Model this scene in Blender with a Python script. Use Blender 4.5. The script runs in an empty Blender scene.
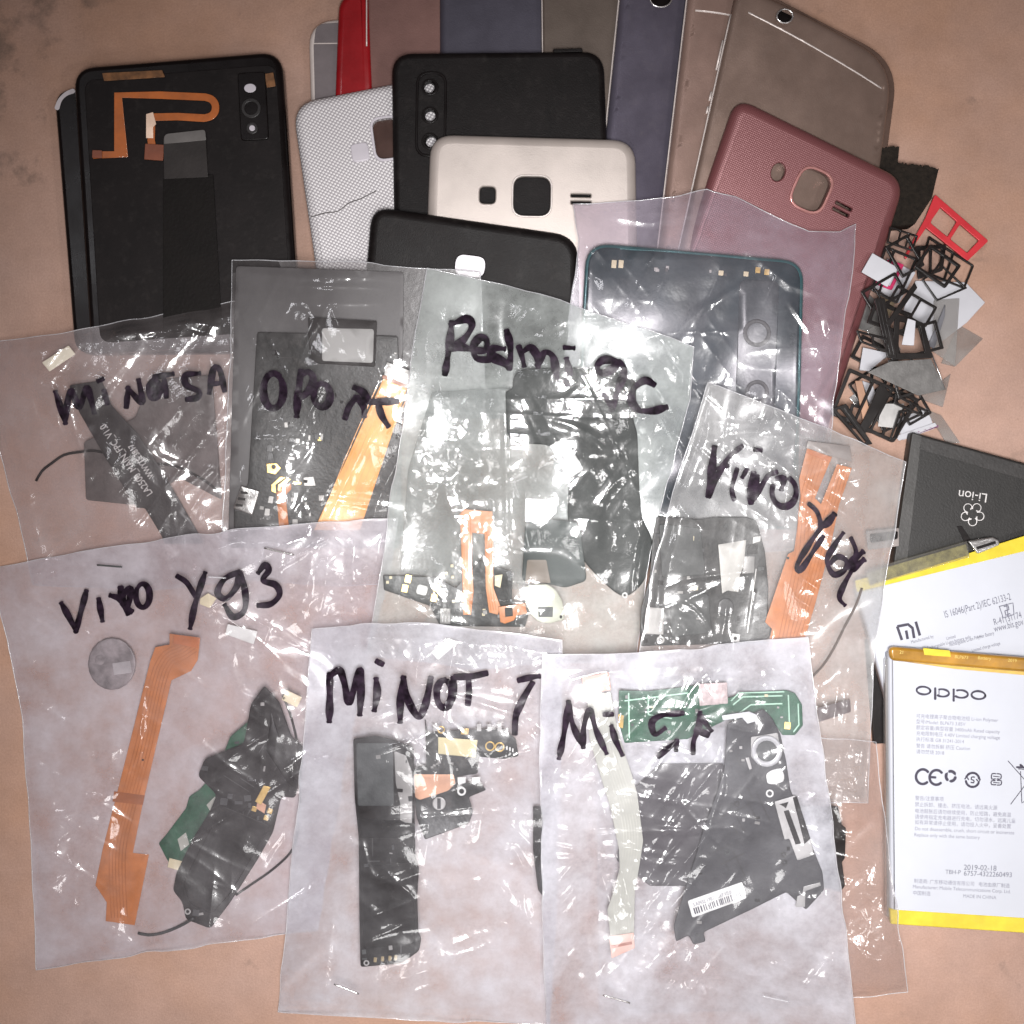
import bpy, bmesh, math, random
import numpy as np
from mathutils import Vector, Matrix
from mathutils.geometry import tessellate_polygon, delaunay_2d_cdt

random.seed(7)
C = bpy.context.scene.collection
HC = 0.42                       # camera height above the table, metres
U = 0.342 / 1024                # metres on the table per picture unit
MM = 0.001

# ------------------------------------------------------------------ geometry helpers
def P(px, py, z):               # a point of the table seen at (px,py), lifted to height z (mm)
    k = (HC - z * MM) / HC
    return Vector(((px - 512) * U * k, (512 - py) * U * k, z * MM))

class Pl:                       # a (possibly leaning) flat surface: z mm at c, slopes gx, gy in mm per unit
    def __init__(s, z, gx=0.0, gy=0.0, c=(512, 512)):
        a = P(c[0], c[1], z); b = P(c[0] + 100, c[1], z + 100 * gx); d = P(c[0], c[1] + 100, z + 100 * gy)
        s.p = a; n = (b - a).cross(d - a); n.normalize()
        s.n = n if n.z > 0 else -n
        s.eye = Vector((0, 0, HC))
    def pt(s, px, py, d=0.0):
        r = P(px, py, 0) - s.eye
        t = (s.p - s.eye).dot(s.n) / r.dot(s.n)
        return s.eye + r * t + s.n * (d * MM)
    def zat(s, px, py):
        return s.pt(px, py).z / MM
    def up(s, d):               # parallel surface d mm higher
        q = Pl.__new__(Pl); q.n = s.n; q.eye = s.eye; q.p = s.p + s.n * (d * MM); return q

def zoomed(ox, oy, s):          # measured in an enlarged crop -> picture units
    return lambda *pts: [(ox + x / s, oy + y / s) for x, y in pts]

# height map of everything laid down so far (mm), so that things rest on each other
HC0, HCELL, HN = -160.0, 2.0, 672
HM = np.zeros((HN, HN))
gx_, gy_ = np.meshgrid(HC0 + HCELL * np.arange(HN), HC0 + HCELL * np.arange(HN))

def inside(poly, X, Y):
    m = np.zeros(X.shape, bool); n = len(poly)
    for i in range(n):
        x0, y0 = poly[i]; x1, y1 = poly[(i + 1) % n]
        if y0 == y1: continue
        c = ((y0 > Y) != (y1 > Y)) & (X < (x1 - x0) * (Y - y0) / (y1 - y0) + x0)
        m ^= c
    return m

def hm_add(poly, pl):
    m = inside(poly, gx_, gy_) & (gy_ > -90) & (gy_ < 1110) & (gx_ > -90) & (gx_ < 1110)
    if not m.any(): return
    if isinstance(pl, Hs):
        HM[m] = np.maximum(HM[m], pl.G[m] + pl.off); return
    if isinstance(pl, Curv): pl = pl.pl
    a = pl.pt(0, 0).z / MM; bx = pl.zat(100, 0) - a; by = pl.zat(0, 100) - a
    z = a + gx_ * bx / 100 + gy_ * by / 100
    HM[m] = np.maximum(HM[m], z[m])

def hm_top(poly, q=92):
    m = inside(poly, gx_, gy_)
    if not m.any():
        x = sum(p[0] for p in poly) / len(poly); y = sum(p[1] for p in poly) / len(poly)
        return float(samp(HM, np.array([x]), np.array([y]))[0])
    return float(np.percentile(HM[m], q))

def samp(G, X, Y):
    fx = np.clip((X - HC0) / HCELL, 0, HN - 1.001); fy = np.clip((Y - HC0) / HCELL, 0, HN - 1.001)
    ix = fx.astype(int); iy = fy.astype(int); fx = fx - ix; fy = fy - iy
    return (G[iy, ix] * (1 - fx) + G[iy, ix + 1] * fx) * (1 - fy) + (G[iy + 1, ix] * (1 - fx) + G[iy + 1, ix + 1] * fx) * fy

def maxf(G, r):
    for ax in (0, 1):
        O = G.copy()
        for k in range(1, r + 1):
            O = np.maximum(O, np.maximum(np.roll(G, k, ax), np.roll(G, -k, ax)))
        G = O
    return G

def boxf(G, r):
    for ax in (0, 1):
        O = G.copy()
        for k in range(1, r + 1): O = O + np.roll(G, k, ax) + np.roll(G, -k, ax)
        G = O / (2 * r + 1)
    return G

def cone(G, k=.24):               # nothing falls away steeper than a film would hang
    G = G.copy()
    for A in (G, G.T):
        for i in range(1, len(A)): A[i] = np.maximum(A[i], A[i - 1] - k)
        for i in range(len(A) - 2, -1, -1): A[i] = np.maximum(A[i], A[i + 1] - k)
    return G
def drape(dil=8, blur=4):
    return boxf(boxf(cone(maxf(HM, dil)), blur), blur)

def rpoly(pts, r=0, n=5):       # polygon with rounded corners
    out = []; m = len(pts)
    for i in range(m):
        p0, p, p1 = Vector(pts[i - 1]), Vector(pts[i]), Vector(pts[(i + 1) % m])
        rr = r[i] if isinstance(r, (list, tuple)) else r
        a, b = p0 - p, p1 - p
        t = min(rr, a.length * .48, b.length * .48)
        if t < .05: out.append(tuple(p)); continue
        s, e = p + a.normalized() * t, p + b.normalized() * t
        for k in range(n + 1):
            u = k / n
            # between a quadratic corner and an arc
            q = s * (1 - u) ** 2 + p * 2 * u * (1 - u) * .98 + e * u * u + p * 2 * u * (1 - u) * .02
            out.append((q.x, q.y))
    return out

def rrect(cx, cy, w, h, ang=0, r=0, n=6):
    c, s = math.cos(math.radians(ang)), math.sin(math.radians(ang))
    return rpoly([(cx + x * c - y * s, cy + x * s + y * c) for x, y in ((-w / 2, -h / 2), (w / 2, -h / 2), (w / 2, h / 2), (-w / 2, h / 2))], r, n)

def circ(cx, cy, rx, ry=None, n=20, ang=0):
    ry = ry or rx; c, s = math.cos(math.radians(ang)), math.sin(math.radians(ang))
    o = []
    for i in range(n):
        a = 2 * math.pi * i / n; x, y = rx * math.cos(a), ry * math.sin(a)
        o.append((cx + x * c - y * s, cy + x * s + y * c))
    return o

def area(p): return .5 * sum(p[i - 1][0] * p[i][1] - p[i][0] * p[i - 1][1] for i in range(len(p)))

def offset(pts, d):             # moves an outline inwards by d
    if d == 0: return list(pts)
    sg = 1 if area(pts) > 0 else -1
    out = []; m = len(pts)
    for i in range(m):
        p0, p, p1 = pts[i - 1], pts[i], pts[(i + 1) % m]
        def nrm(a, b):
            x, y = b[0] - a[0], b[1] - a[1]; l = math.hypot(x, y) or 1e-9
            return (-y / l * sg, x / l * sg)
        n1, n2 = nrm(p0, p), nrm(p, p1)
        k = 1 + n1[0] * n2[0] + n1[1] * n2[1]; k = max(k, .5)
        out.append((p[0] + (n1[0] + n2[0]) / k * d, p[1] + (n1[1] + n2[1]) / k * d))
    return out

WL = {}                         # world location of each object made
def link(name, me, mat, loc, parent=None):
    o = bpy.data.objects.new(name, me); C.objects.link(o)
    if mat is not None and me is not None:
        for m_ in (mat if isinstance(mat, (list, tuple)) else [mat]): me.materials.append(m_)
    WL[o] = loc.copy()
    if parent is not None:
        o.parent = parent; o.location = loc - WL[parent]
    else: o.location = loc
    return o

def mesh_from(verts, faces, loc, smooth=None, name='m'):
    me = bpy.data.meshes.new(name)
    me.from_pydata([tuple(v - loc) for v in verts], [], faces)
    if smooth is None: me.polygons.foreach_set('use_smooth', [True] * len(faces))
    else: me.polygons.foreach_set('use_smooth', smooth)
    me.update(); return me

def fixn(me):
    bm = bmesh.new(); bm.from_mesh(me); bmesh.ops.recalc_face_normals(bm, faces=bm.faces); bm.to_mesh(me); bm.free()

def fill(pl, rs, V, F, S, depth=0.0, step=8.0):
    """fills the top of a bent body with a regular net of points"""
    pts, ids, E = [], [], []
    for st, m, o in rs:
        k0 = len(pts); pts += [Vector((x, y)) for x, y in o]; ids += [st + k for k in range(m)]; E += [(k0 + k, k0 + (k + 1) % m) for k in range(m)]
    o = rs[0][2]; xs = np.arange(min(p[0] for p in o) + 3, max(p[0] for p in o), step); ys = np.arange(min(p[1] for p in o) + 3, max(p[1] for p in o), step)
    X, Y = np.meshgrid(xs, ys); X = X.ravel(); Y = Y.ravel()
    ok = inside(o, X, Y)
    for _, _, h in rs[1:]: ok &= ~inside(h, X, Y)
    for _, _, h in rs:
        for a, b in zip(h, h[1:] + h[:1]):
            vx, vy = b[0] - a[0], b[1] - a[1]; t = np.clip(((X - a[0]) * vx + (Y - a[1]) * vy) / (vx * vx + vy * vy + 1e-9), 0, 1)
            ok &= np.hypot(X - a[0] - t * vx, Y - a[1] - t * vy) > min(2.5, step * .4)
    for x, y in zip(X[ok], Y[ok]):
        pts.append(Vector((x, y))); ids.append(len(V)); V.append(pl.pt(x, y, depth))
    nv, _, fc, ov, _, _ = delaunay_2d_cdt(pts, E, [], 0, 1e-5)
    mp = []
    for v, src in zip(nv, ov):
        if src: mp.append(ids[src[0]])
        else: mp.append(len(V)); V.append(pl.pt(v.x, v.y, depth))
    for f in fc:
        cx = np.array([sum(nv[k].x for k in f) / len(f)]); cy = np.array([sum(nv[k].y for k in f) / len(f)])
        if not inside(o, cx, cy)[0] or any(inside(h, cx, cy)[0] for _, _, h in rs[1:]): continue
        g = tuple(mp[k] for k in f)
        if len(set(g)) == len(g): F.append(g); S.append(True)

def solid(name, out, pl, t, mat, parent=None, bev=0, drop=None, nb=3, holes=(), hm=True, hbev=.5, wob=0):
    """a flat-topped body: outline in picture units on the surface pl (its top), t mm thick, edge rounded by bev"""
    if area(out) < 0: out = out[::-1]
    if getattr(pl, 'bent', False):
        o2 = []
        for i in range(len(out)):
            a_, b_ = out[i], out[(i + 1) % len(out)]; k_ = max(1, int(math.hypot(b_[0] - a_[0], b_[1] - a_[1]) / (4 if isinstance(pl, Curv) else 9)))
            o2 += [(a_[0] + (b_[0] - a_[0]) * j / k_, a_[1] + (b_[1] - a_[1]) * j / k_) for j in range(k_)]
        out = o2
    drop = drop if drop is not None else min(bev * U / MM, t * .6)
    prof = [(0, -t)]
    if bev > 0:
        for i in range(nb + 1):
            a = math.pi / 2 * i / nb
            prof.append((bev * (1 - math.cos(a)), -drop * (1 - math.sin(a))))
    else: prof.append((0, 0))
    V, F, S = [], [], []
    def ring(o, d):
        i0 = len(V); V.extend(pl.pt(x, y, d) for x, y in o); return i0
    n = len(out); rings = []
    for ins, d in prof: rings.append(ring(offset(out, ins), d))
    for a, b in zip(rings, rings[1:]):
        for i in range(n):
            j = (i + 1) % n; F.append((a + i, a + j, b + j, b + i)); S.append(True)
    topr = [(rings[-1], n, offset(out, prof[-1][0]))]; botr = [(rings[0], n, out)]
    for h in holes:
        if area(h) > 0: h = h[::-1]
        m = len(h); ho = offset(h, -hbev)     # outwards from the hole
        ho = offset(h, hbev) if abs(area(offset(h, hbev))) > abs(area(h)) else ho
        a = ring(ho, 0); b = ring(h, -hbev * .3); c = ring(h, -t)
        for r0, r1 in ((a, b), (b, c)):
            for i in range(m):
                j = (i + 1) % m; F.append((r0 + i, r0 + j, r1 + j, r1 + i)); S.append(True)
        topr.append((a, m, ho)); botr.append((c, m, h))
    for rs in (topr, botr):
        polys = [[Vector((x, y, 0)) for x, y in o] for _, _, o in rs]
        idx = [st + k for st, m, _ in rs for k in range(m)]
        if getattr(pl, 'bent', False) and abs(area(out)) > 150:
            fill(pl, rs, V, F, S, 0.0 if rs is topr else -t, 4.0 if isinstance(pl, Curv) else 8.0); continue
        for tri in tessellate_polygon(polys):
            F.append(tuple(idx[k] for k in tri)); S.append(False)
    cx = sum(p[0] for p in out) / n; cy = sum(p[1] for p in out) / n
    loc = pl.pt(cx, cy, -t)
    me = mesh_from(V, F, loc, S, name); fixn(me)
    o = link(name, me, mat, loc, parent)
    if hm: hm_add(out, pl)
    return o

class Hs:
    bent = True                 # a gently bent surface lying on the heap (heights in mm on the height map grid)
    def __init__(s, G, off): s.G, s.off = G, off
    def zat(s, px, py): return float(samp(s.G, np.array([float(px)]), np.array([float(py)]))[0]) + s.off
    def pt(s, px, py, d=0.0): return P(px, py, s.zat(px, py) + d)
    def up(s, d): return Hs(s.G, s.off + d)
class Curv:                     # a back that is arched across its width between two long edges (each given by two points)
    bent = True
    def __init__(s, pl, left, right, k, p=4): s.pl, s.l, s.r, s.k, s.p = pl, left, right, k, p
    def arch(s, px, py):
        def xa(e): return e[0][0] + (e[1][0] - e[0][0]) * (py - e[0][1]) / (e[1][1] - e[0][1])
        a, b = xa(s.l), xa(s.r); u = (px - (a + b) / 2) / max(1, (b - a) / 2)
        return -s.k * min(1.3, abs(u)) ** s.p
    def zat(s, px, py): return s.pl.zat(px, py) + s.arch(px, py)
    def pt(s, px, py, d=0.0): return s.pl.pt(px, py, d + s.arch(px, py))
    def up(s, d): return Curv(s.pl.up(d), s.l, s.r, s.k, s.p)
def rest(out, t, gap=.25, q=92):       # the surface on which the top of a thin body of thickness t comes to lie
    x0 = max(0, int((min(p[0] for p in out) - 90 - HC0) / HCELL)); x1 = min(HN, int((max(p[0] for p in out) + 90 - HC0) / HCELL))
    y0 = max(0, int((min(p[1] for p in out) - 90 - HC0) / HCELL)); y1 = min(HN, int((max(p[1] for p in out) + 90 - HC0) / HCELL))
    L = np.pad(HM[y0:y1, x0:x1], 26, 'edge'); L = boxf(boxf(cone(maxf(L, 12), .16), 8), 8)[26:-26, 26:-26]
    G = HM.copy(); G[y0:y1, x0:x1] = L
    return Hs(G, t + gap)

def tube(name, pts, r, mat, parent=None, n=6, closed=False):
    """round wire through world points"""
    V, F = [], []; m = len(pts)
    for i, p in enumerate(pts):
        a = pts[i - 1] if (i > 0 or closed) else p; b = pts[(i + 1) % m] if (i < m - 1 or closed) else p
        d = (b - a).normalized(); s = d.cross(Vector((0, 0, 1)))
        s = s.normalized() if s.length > 1e-6 else Vector((1, 0, 0)); u = s.cross(d)
        for k in range(n):
            an = 2 * math.pi * k / n; V.append(p + (s * math.cos(an) + u * math.sin(an)) * r * MM)
    for i in range(m if closed else m - 1):
        j = (i + 1) % m
        for k in range(n): F.append((i * n + k, i * n + (k + 1) % n, j * n + (k + 1) % n, j * n + k))
    if not closed: F.append(tuple(range(n))); F.append(tuple((m - 1) * n + k for k in range(n)))
    loc = sum(pts, Vector()) / m
    me = mesh_from(V, F, loc, None, name); fixn(me)
    return link(name, me, mat, loc, parent)

def smooth_line(pts, step=3.0):        # Catmull-Rom through picture points
    out = []; n = len(pts)
    for i in range(n - 1):
        p0 = pts[max(i - 1, 0)]; p1 = pts[i]; p2 = pts[i + 1]; p3 = pts[min(i + 2, n - 1)]
        k = max(2, int(math.hypot(p2[0] - p1[0], p2[1] - p1[1]) / step))
        for j in range(k):
            t = j / k
            out.append(tuple(.5 * (2 * p1[a] + (p2[a] - p0[a]) * t + (2 * p0[a] - 5 * p1[a] + 4 * p2[a] - p3[a]) * t * t + (3 * p1[a] - p0[a] - 3 * p2[a] + p3[a]) * t ** 3) for a in (0, 1)))
    out.append(tuple(pts[-1])); return out

def wire(name, pts, r, mat, parent=None, lift=.1):
    q = smooth_line(pts, 4)
    zs = samp(HM, np.array([p[0] for p in q]), np.array([p[1] for p in q]))
    zs = np.maximum(zs, np.convolve(np.pad(zs, 3, 'edge'), np.ones(7) / 7, 'valid'))
    return tube(name, [P(x, y, z + r + lift) for (x, y), z in zip(q, zs)], r, mat, parent)

def strokes(name, lines, zf, mat, parent, width=6, jit=.12, smooth=True, cap=True, thick=.03):
    """pen strokes as thin ribbons lying on the surface zf(x array, y array) -> z mm; lines: [pts] or (pts, width)"""
    V, F = [], []; rnd = random.Random(len(name) + len(lines))
    for ln in lines:
        w = width
        if isinstance(ln, tuple): ln, w = ln
        q = smooth_line(ln, 1.6) if (smooth and len(ln) > 2) else smooth_line([ln[0], ((ln[0][0] + ln[-1][0]) / 2, (ln[0][1] + ln[-1][1]) / 2), ln[-1]], 1.6) if len(ln) == 2 else ln
        if not smooth and len(ln) > 2:
            q = []
            for a, b in zip(ln, ln[1:]):
                k = max(1, int(math.hypot(b[0] - a[0], b[1] - a[1]) / 2))
                q += [(a[0] + (b[0] - a[0]) * i / k, a[1] + (b[1] - a[1]) * i / k) for i in range(k)]
            q.append(ln[-1])
        m = len(q); ds = []
        for i in range(m):
            a, b = q[max(i - 1, 0)], q[min(i + 1, m - 1)]
            l = math.hypot(b[0] - a[0], b[1] - a[1]) or 1e-6; ds.append(((b[0] - a[0]) / l, (b[1] - a[1]) / l))
        rows = []
        ph = rnd.random() * 6
        def row(x, y, d, hw): rows.append([(x - d[1] * hw * s, y + d[0] * hw * s) for s in (-1, -.5, 0, .5, 1)])
        if cap:
            for k in (-.85, -.5): row(q[0][0] + ds[0][0] * w / 2 * k, q[0][1] + ds[0][1] * w / 2 * k, ds[0], w / 2 * math.sqrt(1 - k * k))
        for i in range(m): row(q[i][0], q[i][1], ds[i], w / 2 * (1 + jit * math.sin(i * .35 + ph)) * (1 if jit < .13 else min(1, .72 + .05 * min(i, m - 1 - i))))
        if cap:
            for k in (.5, .85): row(q[-1][0] + ds[-1][0] * w / 2 * k, q[-1][1] + ds[-1][1] * w / 2 * k, ds[-1], w / 2 * math.sqrt(1 - k * k))
        X = np.array([[p[0] for p in r] for r in rows]); Y = np.array([[p[1] for p in r] for r in rows])
        Z = zf(X.ravel(), Y.ravel()).reshape(X.shape)
        i0 = len(V)
        for i in range(len(rows)):
            for j in range(5): V.append(P(X[i, j], Y[i, j], Z[i, j] + thick))
        for i in range(len(rows) - 1):
            for j in range(4):
                a = i0 + i * 5 + j; F.append((a, a + 1, a + 6, a + 5))
        thick += .0013
    loc = sum(V, Vector()) / len(V)
    me = mesh_from(V, F, loc, None, name); fixn_up(me)
    return link(name, me, mat, loc, parent)

def fixn_up(me):
    bm = bmesh.new(); bm.from_mesh(me)
    for f in bm.faces:
        if f.normal.z < 0: f.normal_flip()
    bm.to_mesh(me); bm.free()

def plz(pl, d=0):                      # height function of a flat surface
    return lambda X, Y: np.array([pl.zat(x, y) + d for x, y in zip(X, Y)])

def text(name, s, px, py, size, pl, mat, parent, ang=0, d=.04, sx=1.0):
    """printed words on a flat surface; (px,py) start of the baseline, size = letter size in picture units"""
    cu = bpy.data.curves.new(name, 'FONT'); cu.body = s; cu.size = 1
    tmp = bpy.data.objects.new('tmp', cu); C.objects.link(tmp)
    bpy.context.view_layer.update()
    me = bpy.data.meshes.new_from_object(tmp.evaluated_get(bpy.context.evaluated_depsgraph_get()))
    bpy.data.objects.remove(tmp); bpy.data.curves.remove(cu)
    c, sn = math.cos(math.radians(ang)), math.sin(math.radians(ang))
    loc = pl.pt(px, py, d)
    for v in me.vertices:
        x, y = v.co.x * size * sx, v.co.y * size
        X, Y = px + x * c - y * sn, py - (x * sn + y * c)
        v.co = pl.pt(X, Y, d) - loc
    me.name = name
    return link(name, me, mat, loc, parent)

def thing(name, label, cat, px, py, z, group=None):
    o = link(name, None, None, P(px, py, z)); tag(o, label, cat, group); return o
def tag(o, label, cat, group=None):
    o['label'] = label; o['category'] = cat
    if group: o['group'] = group
    return o

# ------------------------------------------------------------------ materials
def newmat(name):
    m = bpy.data.materials.new(name); m.use_nodes = True; nt = m.node_tree; nt.nodes.clear()
    return m, nt, (lambda t, **k: _n(nt, t, k))
def _n(nt, t, k):
    n = nt.nodes.new(t)
    for a, b in k.items():
        if a in n.inputs.keys(): n.inputs[a].default_value = b
        else: setattr(n, a, b)
    return n
def noise(N, L, co, scale, detail=4, rough=.6):
    n = N('ShaderNodeTexNoise'); n.inputs['Scale'].default_value = scale; n.inputs['Detail'].default_value = detail; n.inputs['Roughness'].default_value = rough
    L(co, n.inputs['Vector']); return n
def ramp(N, L, fac, stops):
    r = N('ShaderNodeValToRGB'); L(fac, r.inputs[0]); e = r.color_ramp.elements
    while len(e) < len(stops): e.new(.5)
    for q, (p, c) in zip(e, stops): q.position = p; q.color = (*c, 1) if len(c) == 3 else c
    return r
MATS = {}
def mat(name, col, rough=.5, metal=0.0, var=.25, scale=90, bump=.08, bscale=900, coat=0.0, spec=.5, dust=0.0):
    """painted, plastic or metal surface with uneven colour, gloss and fine grain"""
    if name in MATS: return MATS[name]
    m, nt, N = newmat(name); L = nt.links.new
    tc = N('ShaderNodeTexCoord').outputs['Object']
    b = N('ShaderNodeBsdfPrincipled'); out = N('ShaderNodeOutputMaterial'); L(b.outputs[0], out.inputs[0])
    n1 = noise(N, L, tc, scale); n2 = noise(N, L, tc, bscale, 3)
    lo = tuple(c * (1 - var) for c in col); hi = tuple(min(1, c * (1 + var * .8)) for c in col)
    r = ramp(N, L, n1.outputs[0], [(.3, lo), (.7, hi)])
    cout = r.outputs[0]
    if dust:
        n3 = noise(N, L, tc, 260, 6, .75); dr = ramp(N, L, n3.outputs[0], [(.52, (0, 0, 0)), (.75, (dust, dust, dust))])
        mx = N('ShaderNodeMix', data_type='RGBA'); L(dr.outputs[0], mx.inputs[0]); L(cout, mx.inputs[6]); mx.inputs[7].default_value = (.35, .31, .29, 1)
        cout = mx.outputs[2]
    L(cout, b.inputs['Base Color'])
    rr = N('ShaderNodeMapRange'); L(n1.outputs[0], rr.inputs[0]); rr.inputs[3].default_value = max(.03, rough - .1); rr.inputs[4].default_value = min(1, rough + .12)
    L(rr.outputs[0], b.inputs['Roughness'])
    b.inputs['Metallic'].default_value = metal; b.inputs['Coat Weight'].default_value = coat; b.inputs['Specular IOR Level'].default_value = spec
    if bump:
        bp = N('ShaderNodeBump', Strength=bump, Distance=.0004); L(n2.outputs[0], bp.inputs['Height']); L(bp.outputs[0], b.inputs['Normal'])
    MATS[name] = m; return m

def dotted(name, col, dark, pitch, rough=.35, metal=.0, ang=.6, bump=.5, sy=1.25):
    """a shell embossed with rows of fine dots"""
    m, nt, N = newmat(name); L = nt.links.new
    tc = N('ShaderNodeTexCoord').outputs['Object']
    mp = N('ShaderNodeMapping'); L(tc, mp.inputs[0]); mp.inputs['Rotation'].default_value = (0, 0, ang); mp.inputs['Scale'].default_value = (1, sy, 0)
    v = N('ShaderNodeTexVoronoi', feature='F1'); v.inputs['Scale'].default_value = 1 / pitch; v.inputs['Randomness'].default_value = 0.0
    L(mp.outputs[0], v.inputs['Vector'])
    r = ramp(N, L, v.outputs['Distance'], [(.22, (1, 1, 1)), (.5, (0, 0, 0))])
    mx = N('ShaderNodeMix', data_type='RGBA'); L(r.outputs[0], mx.inputs[0]); mx.inputs[6].default_value = (*dark, 1); mx.inputs[7].default_value = (*col, 1)
    b = N('ShaderNodeBsdfPrincipled', Roughness=rough, Metallic=metal); L(mx.outputs[2], b.inputs['Base Color'])
    bp = N('ShaderNodeBump', Strength=bump, Distance=.0002); L(r.outputs[0], bp.inputs['Height']); L(bp.outputs[0], b.inputs['Normal'])
    out = N('ShaderNodeOutputMaterial'); L(b.outputs[0], out.inputs[0]); return m

def film(name, haze=.2, tint=(.97, .97, .98), milk=(.85, .85, .88), sheen=.06, rough=.3, fine=.25, fscale=420, sharp=.05, srough=.1):
    """thin polythene: mostly see-through, a little milky, with a glossy crinkled skin"""
    m, nt, N = newmat(name); L = nt.links.new
    tc = N('ShaderNodeTexCoord').outputs['Object']
    n1 = noise(N, L, tc, 48, 7, .68); n2 = noise(N, L, tc, fscale, 4, .6)
    bp = N('ShaderNodeBump', Strength=fine, Distance=.0006); L(n2.outputs[0], bp.inputs['Height'])
    tr = N('ShaderNodeBsdfTransparent'); tr.inputs[0].default_value = (*tint, 1)
    df = N('ShaderNodeBsdfDiffuse'); df.inputs[0].default_value = (*milk, 1); L(bp.outputs[0], df.inputs['Normal'])
    tl = N('ShaderNodeBsdfTranslucent'); tl.inputs[0].default_value = (*milk, 1)
    ml = N('ShaderNodeMixShader'); ml.inputs[0].default_value = .3; L(df.outputs[0], ml.inputs[1]); L(tl.outputs[0], ml.inputs[2])
    hz = N('ShaderNodeMapRange'); L(n1.outputs[0], hz.inputs[0]); hz.inputs[1].default_value = .3; hz.inputs[2].default_value = .7
    hz.inputs[3].default_value = haze * .3; hz.inputs[4].default_value = haze * 1.7
    b0 = N('ShaderNodeMixShader'); L(hz.outputs[0], b0.inputs[0]); L(tr.outputs[0], b0.inputs[1]); L(ml.outputs[0], b0.inputs[2])
    g1 = N('ShaderNodeBsdfGlossy', Roughness=rough); g1.inputs[0].default_value = (1, 1, 1, 1); L(bp.outputs[0], g1.inputs['Normal'])
    b1 = N('ShaderNodeMixShader'); b1.inputs[0].default_value = sheen; L(b0.outputs[0], b1.inputs[1]); L(g1.outputs[0], b1.inputs[2])
    fr = N('ShaderNodeLayerWeight', Blend=.5); pw = N('ShaderNodeMath', operation='POWER'); L(fr.outputs['Facing'], pw.inputs[0]); pw.inputs[1].default_value = 5
    mu = N('ShaderNodeMath', operation='MULTIPLY_ADD'); L(pw.outputs[0], mu.inputs[0]); mu.inputs[1].default_value = .7; mu.inputs[2].default_value = sharp
    g2 = N('ShaderNodeBsdfGlossy', Roughness=srough); g2.inputs[0].default_value = (1, 1, 1, 1); L(bp.outputs[0], g2.inputs['Normal'])
    b2 = N('ShaderNodeMixShader'); L(mu.outputs[0], b2.inputs[0]); L(b1.outputs[0], b2.inputs[1]); L(g2.outputs[0], b2.inputs[2])
    out = N('ShaderNodeOutputMaterial'); L(b2.outputs[0], out.inputs[0]); return m

def bagfilm(name, front, back, tint, milk, sheen=.022, rough=.3, fine=.15, fscale=330, sharp=.05, srough=.09):
    return (film(name, front, tint, milk, sheen, rough, fine, fscale, sharp, srough), film(name + '_back', back, tint, milk, .01, rough, .1, fscale, .02, .25))

M_black = mat('black_plastic', (.008, .006, .006), .5, var=.3, bump=.12, dust=.03, spec=.22)
M_blackgloss = mat('black_gloss', (.0055, .004, .004), .28, var=.3, bump=.03, spec=.3)
M_blackmatte = mat('black_matte', (.0065, .005, .005), .5, var=.3, bump=.25, bscale=2200, spec=.15, dust=.03)
M_board = mat('black_circuit_board', (.022, .022, .022), .45, var=.4, scale=300, bump=.3, bscale=700, dust=.12)
M_graphite = mat('graphite_sheet', (.045, .048, .048), .6, var=.25, scale=160, bump=.25)
M_green = mat('green_circuit_board', (.018, .078, .042), .4, var=.35, scale=260, bump=.2)
M_orange = mat('orange_flex_film', (.46, .155, .045), .42, var=.22, scale=120, bump=.1, coat=.2)
M_orange_lit = mat('glare_lit_orange_film', (.88, .42, .14), .35, var=.2, scale=120, bump=.1, coat=.3)  # orange flex film painted lighter, as if lit by glare
M_gold = mat('gold_contact', (.80, .55, .20), .35, .8, var=.2, bump=.1)
M_cream = mat('cream_connector', (.60, .52, .35), .5, var=.15, bump=.1)
M_white = mat('white_sticker', (.62, .62, .60), .55, var=.06, bump=.05)
M_grey = mat('grey_metal', (.42, .41, .40), .42, .35, var=.15, bump=.15)
M_steel = mat('bright_steel', (.72, .71, .70), .25, .9, var=.15, bump=.2)
M_copper = mat('copper_patch', (.75, .42, .28), .4, .5, var=.2, bump=.15)
M_palegrey = mat('pale_grey_flex', (.36, .36, .32), .45, var=.12, bump=.08)
M_pinkend = mat('pinkish_connector', (.62, .38, .32), .45, var=.2, bump=.15)
M_ink = mat('printed_ink', (.035, .03, .05), .6, var=.1, bump=0)
M_greyink = mat('grey_print', (.13, .13, .17), .6, var=.2, bump=0)
M_faintink = mat('faint_print', (.20, .20, .25), .6, var=.2, bump=0)
M_whiteink = mat('white_print', (.55, .53, .52), .6, var=.2, bump=0)
M_marker = mat('marker_ink', (.016, .009, .017), .4, var=.9, scale=420, bump=.2, spec=.3)
M_seam = film('seam_film', .40, sheen=.05, sharp=.05, rough=.3)
# ------------------------------------------------------------------ camera, light, table
cam = bpy.data.cameras.new('camera'); co = bpy.data.objects.new('camera', cam); C.objects.link(co)
co.location = (0, 0, HC); cam.sensor_width = 36; cam.lens = 36 * HC / .342; cam.clip_start = .01; cam.clip_end = 20
bpy.context.scene.camera = co
sc = bpy.context.scene
sc.view_settings.view_transform = 'Standard'; sc.view_settings.look = 'None'; sc.view_settings.exposure = 0; sc.view_settings.gamma = 1
sc.cycles.use_denoising = True; sc.cycles.transparent_max_bounces = 40; sc.cycles.max_bounces = 10; sc.cycles.diffuse_bounces = 4
sc.cycles.sample_clamp_indirect = 4; sc.cycles.caustics_reflective = False; sc.cycles.caustics_refractive = False

w = bpy.data.worlds.new('World'); sc.world = w; w.use_nodes = True
bg = w.node_tree.nodes['Background']; bg.inputs[0].default_value = (.70, .46, .43, 1); bg.inputs[1].default_value = .075

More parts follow.
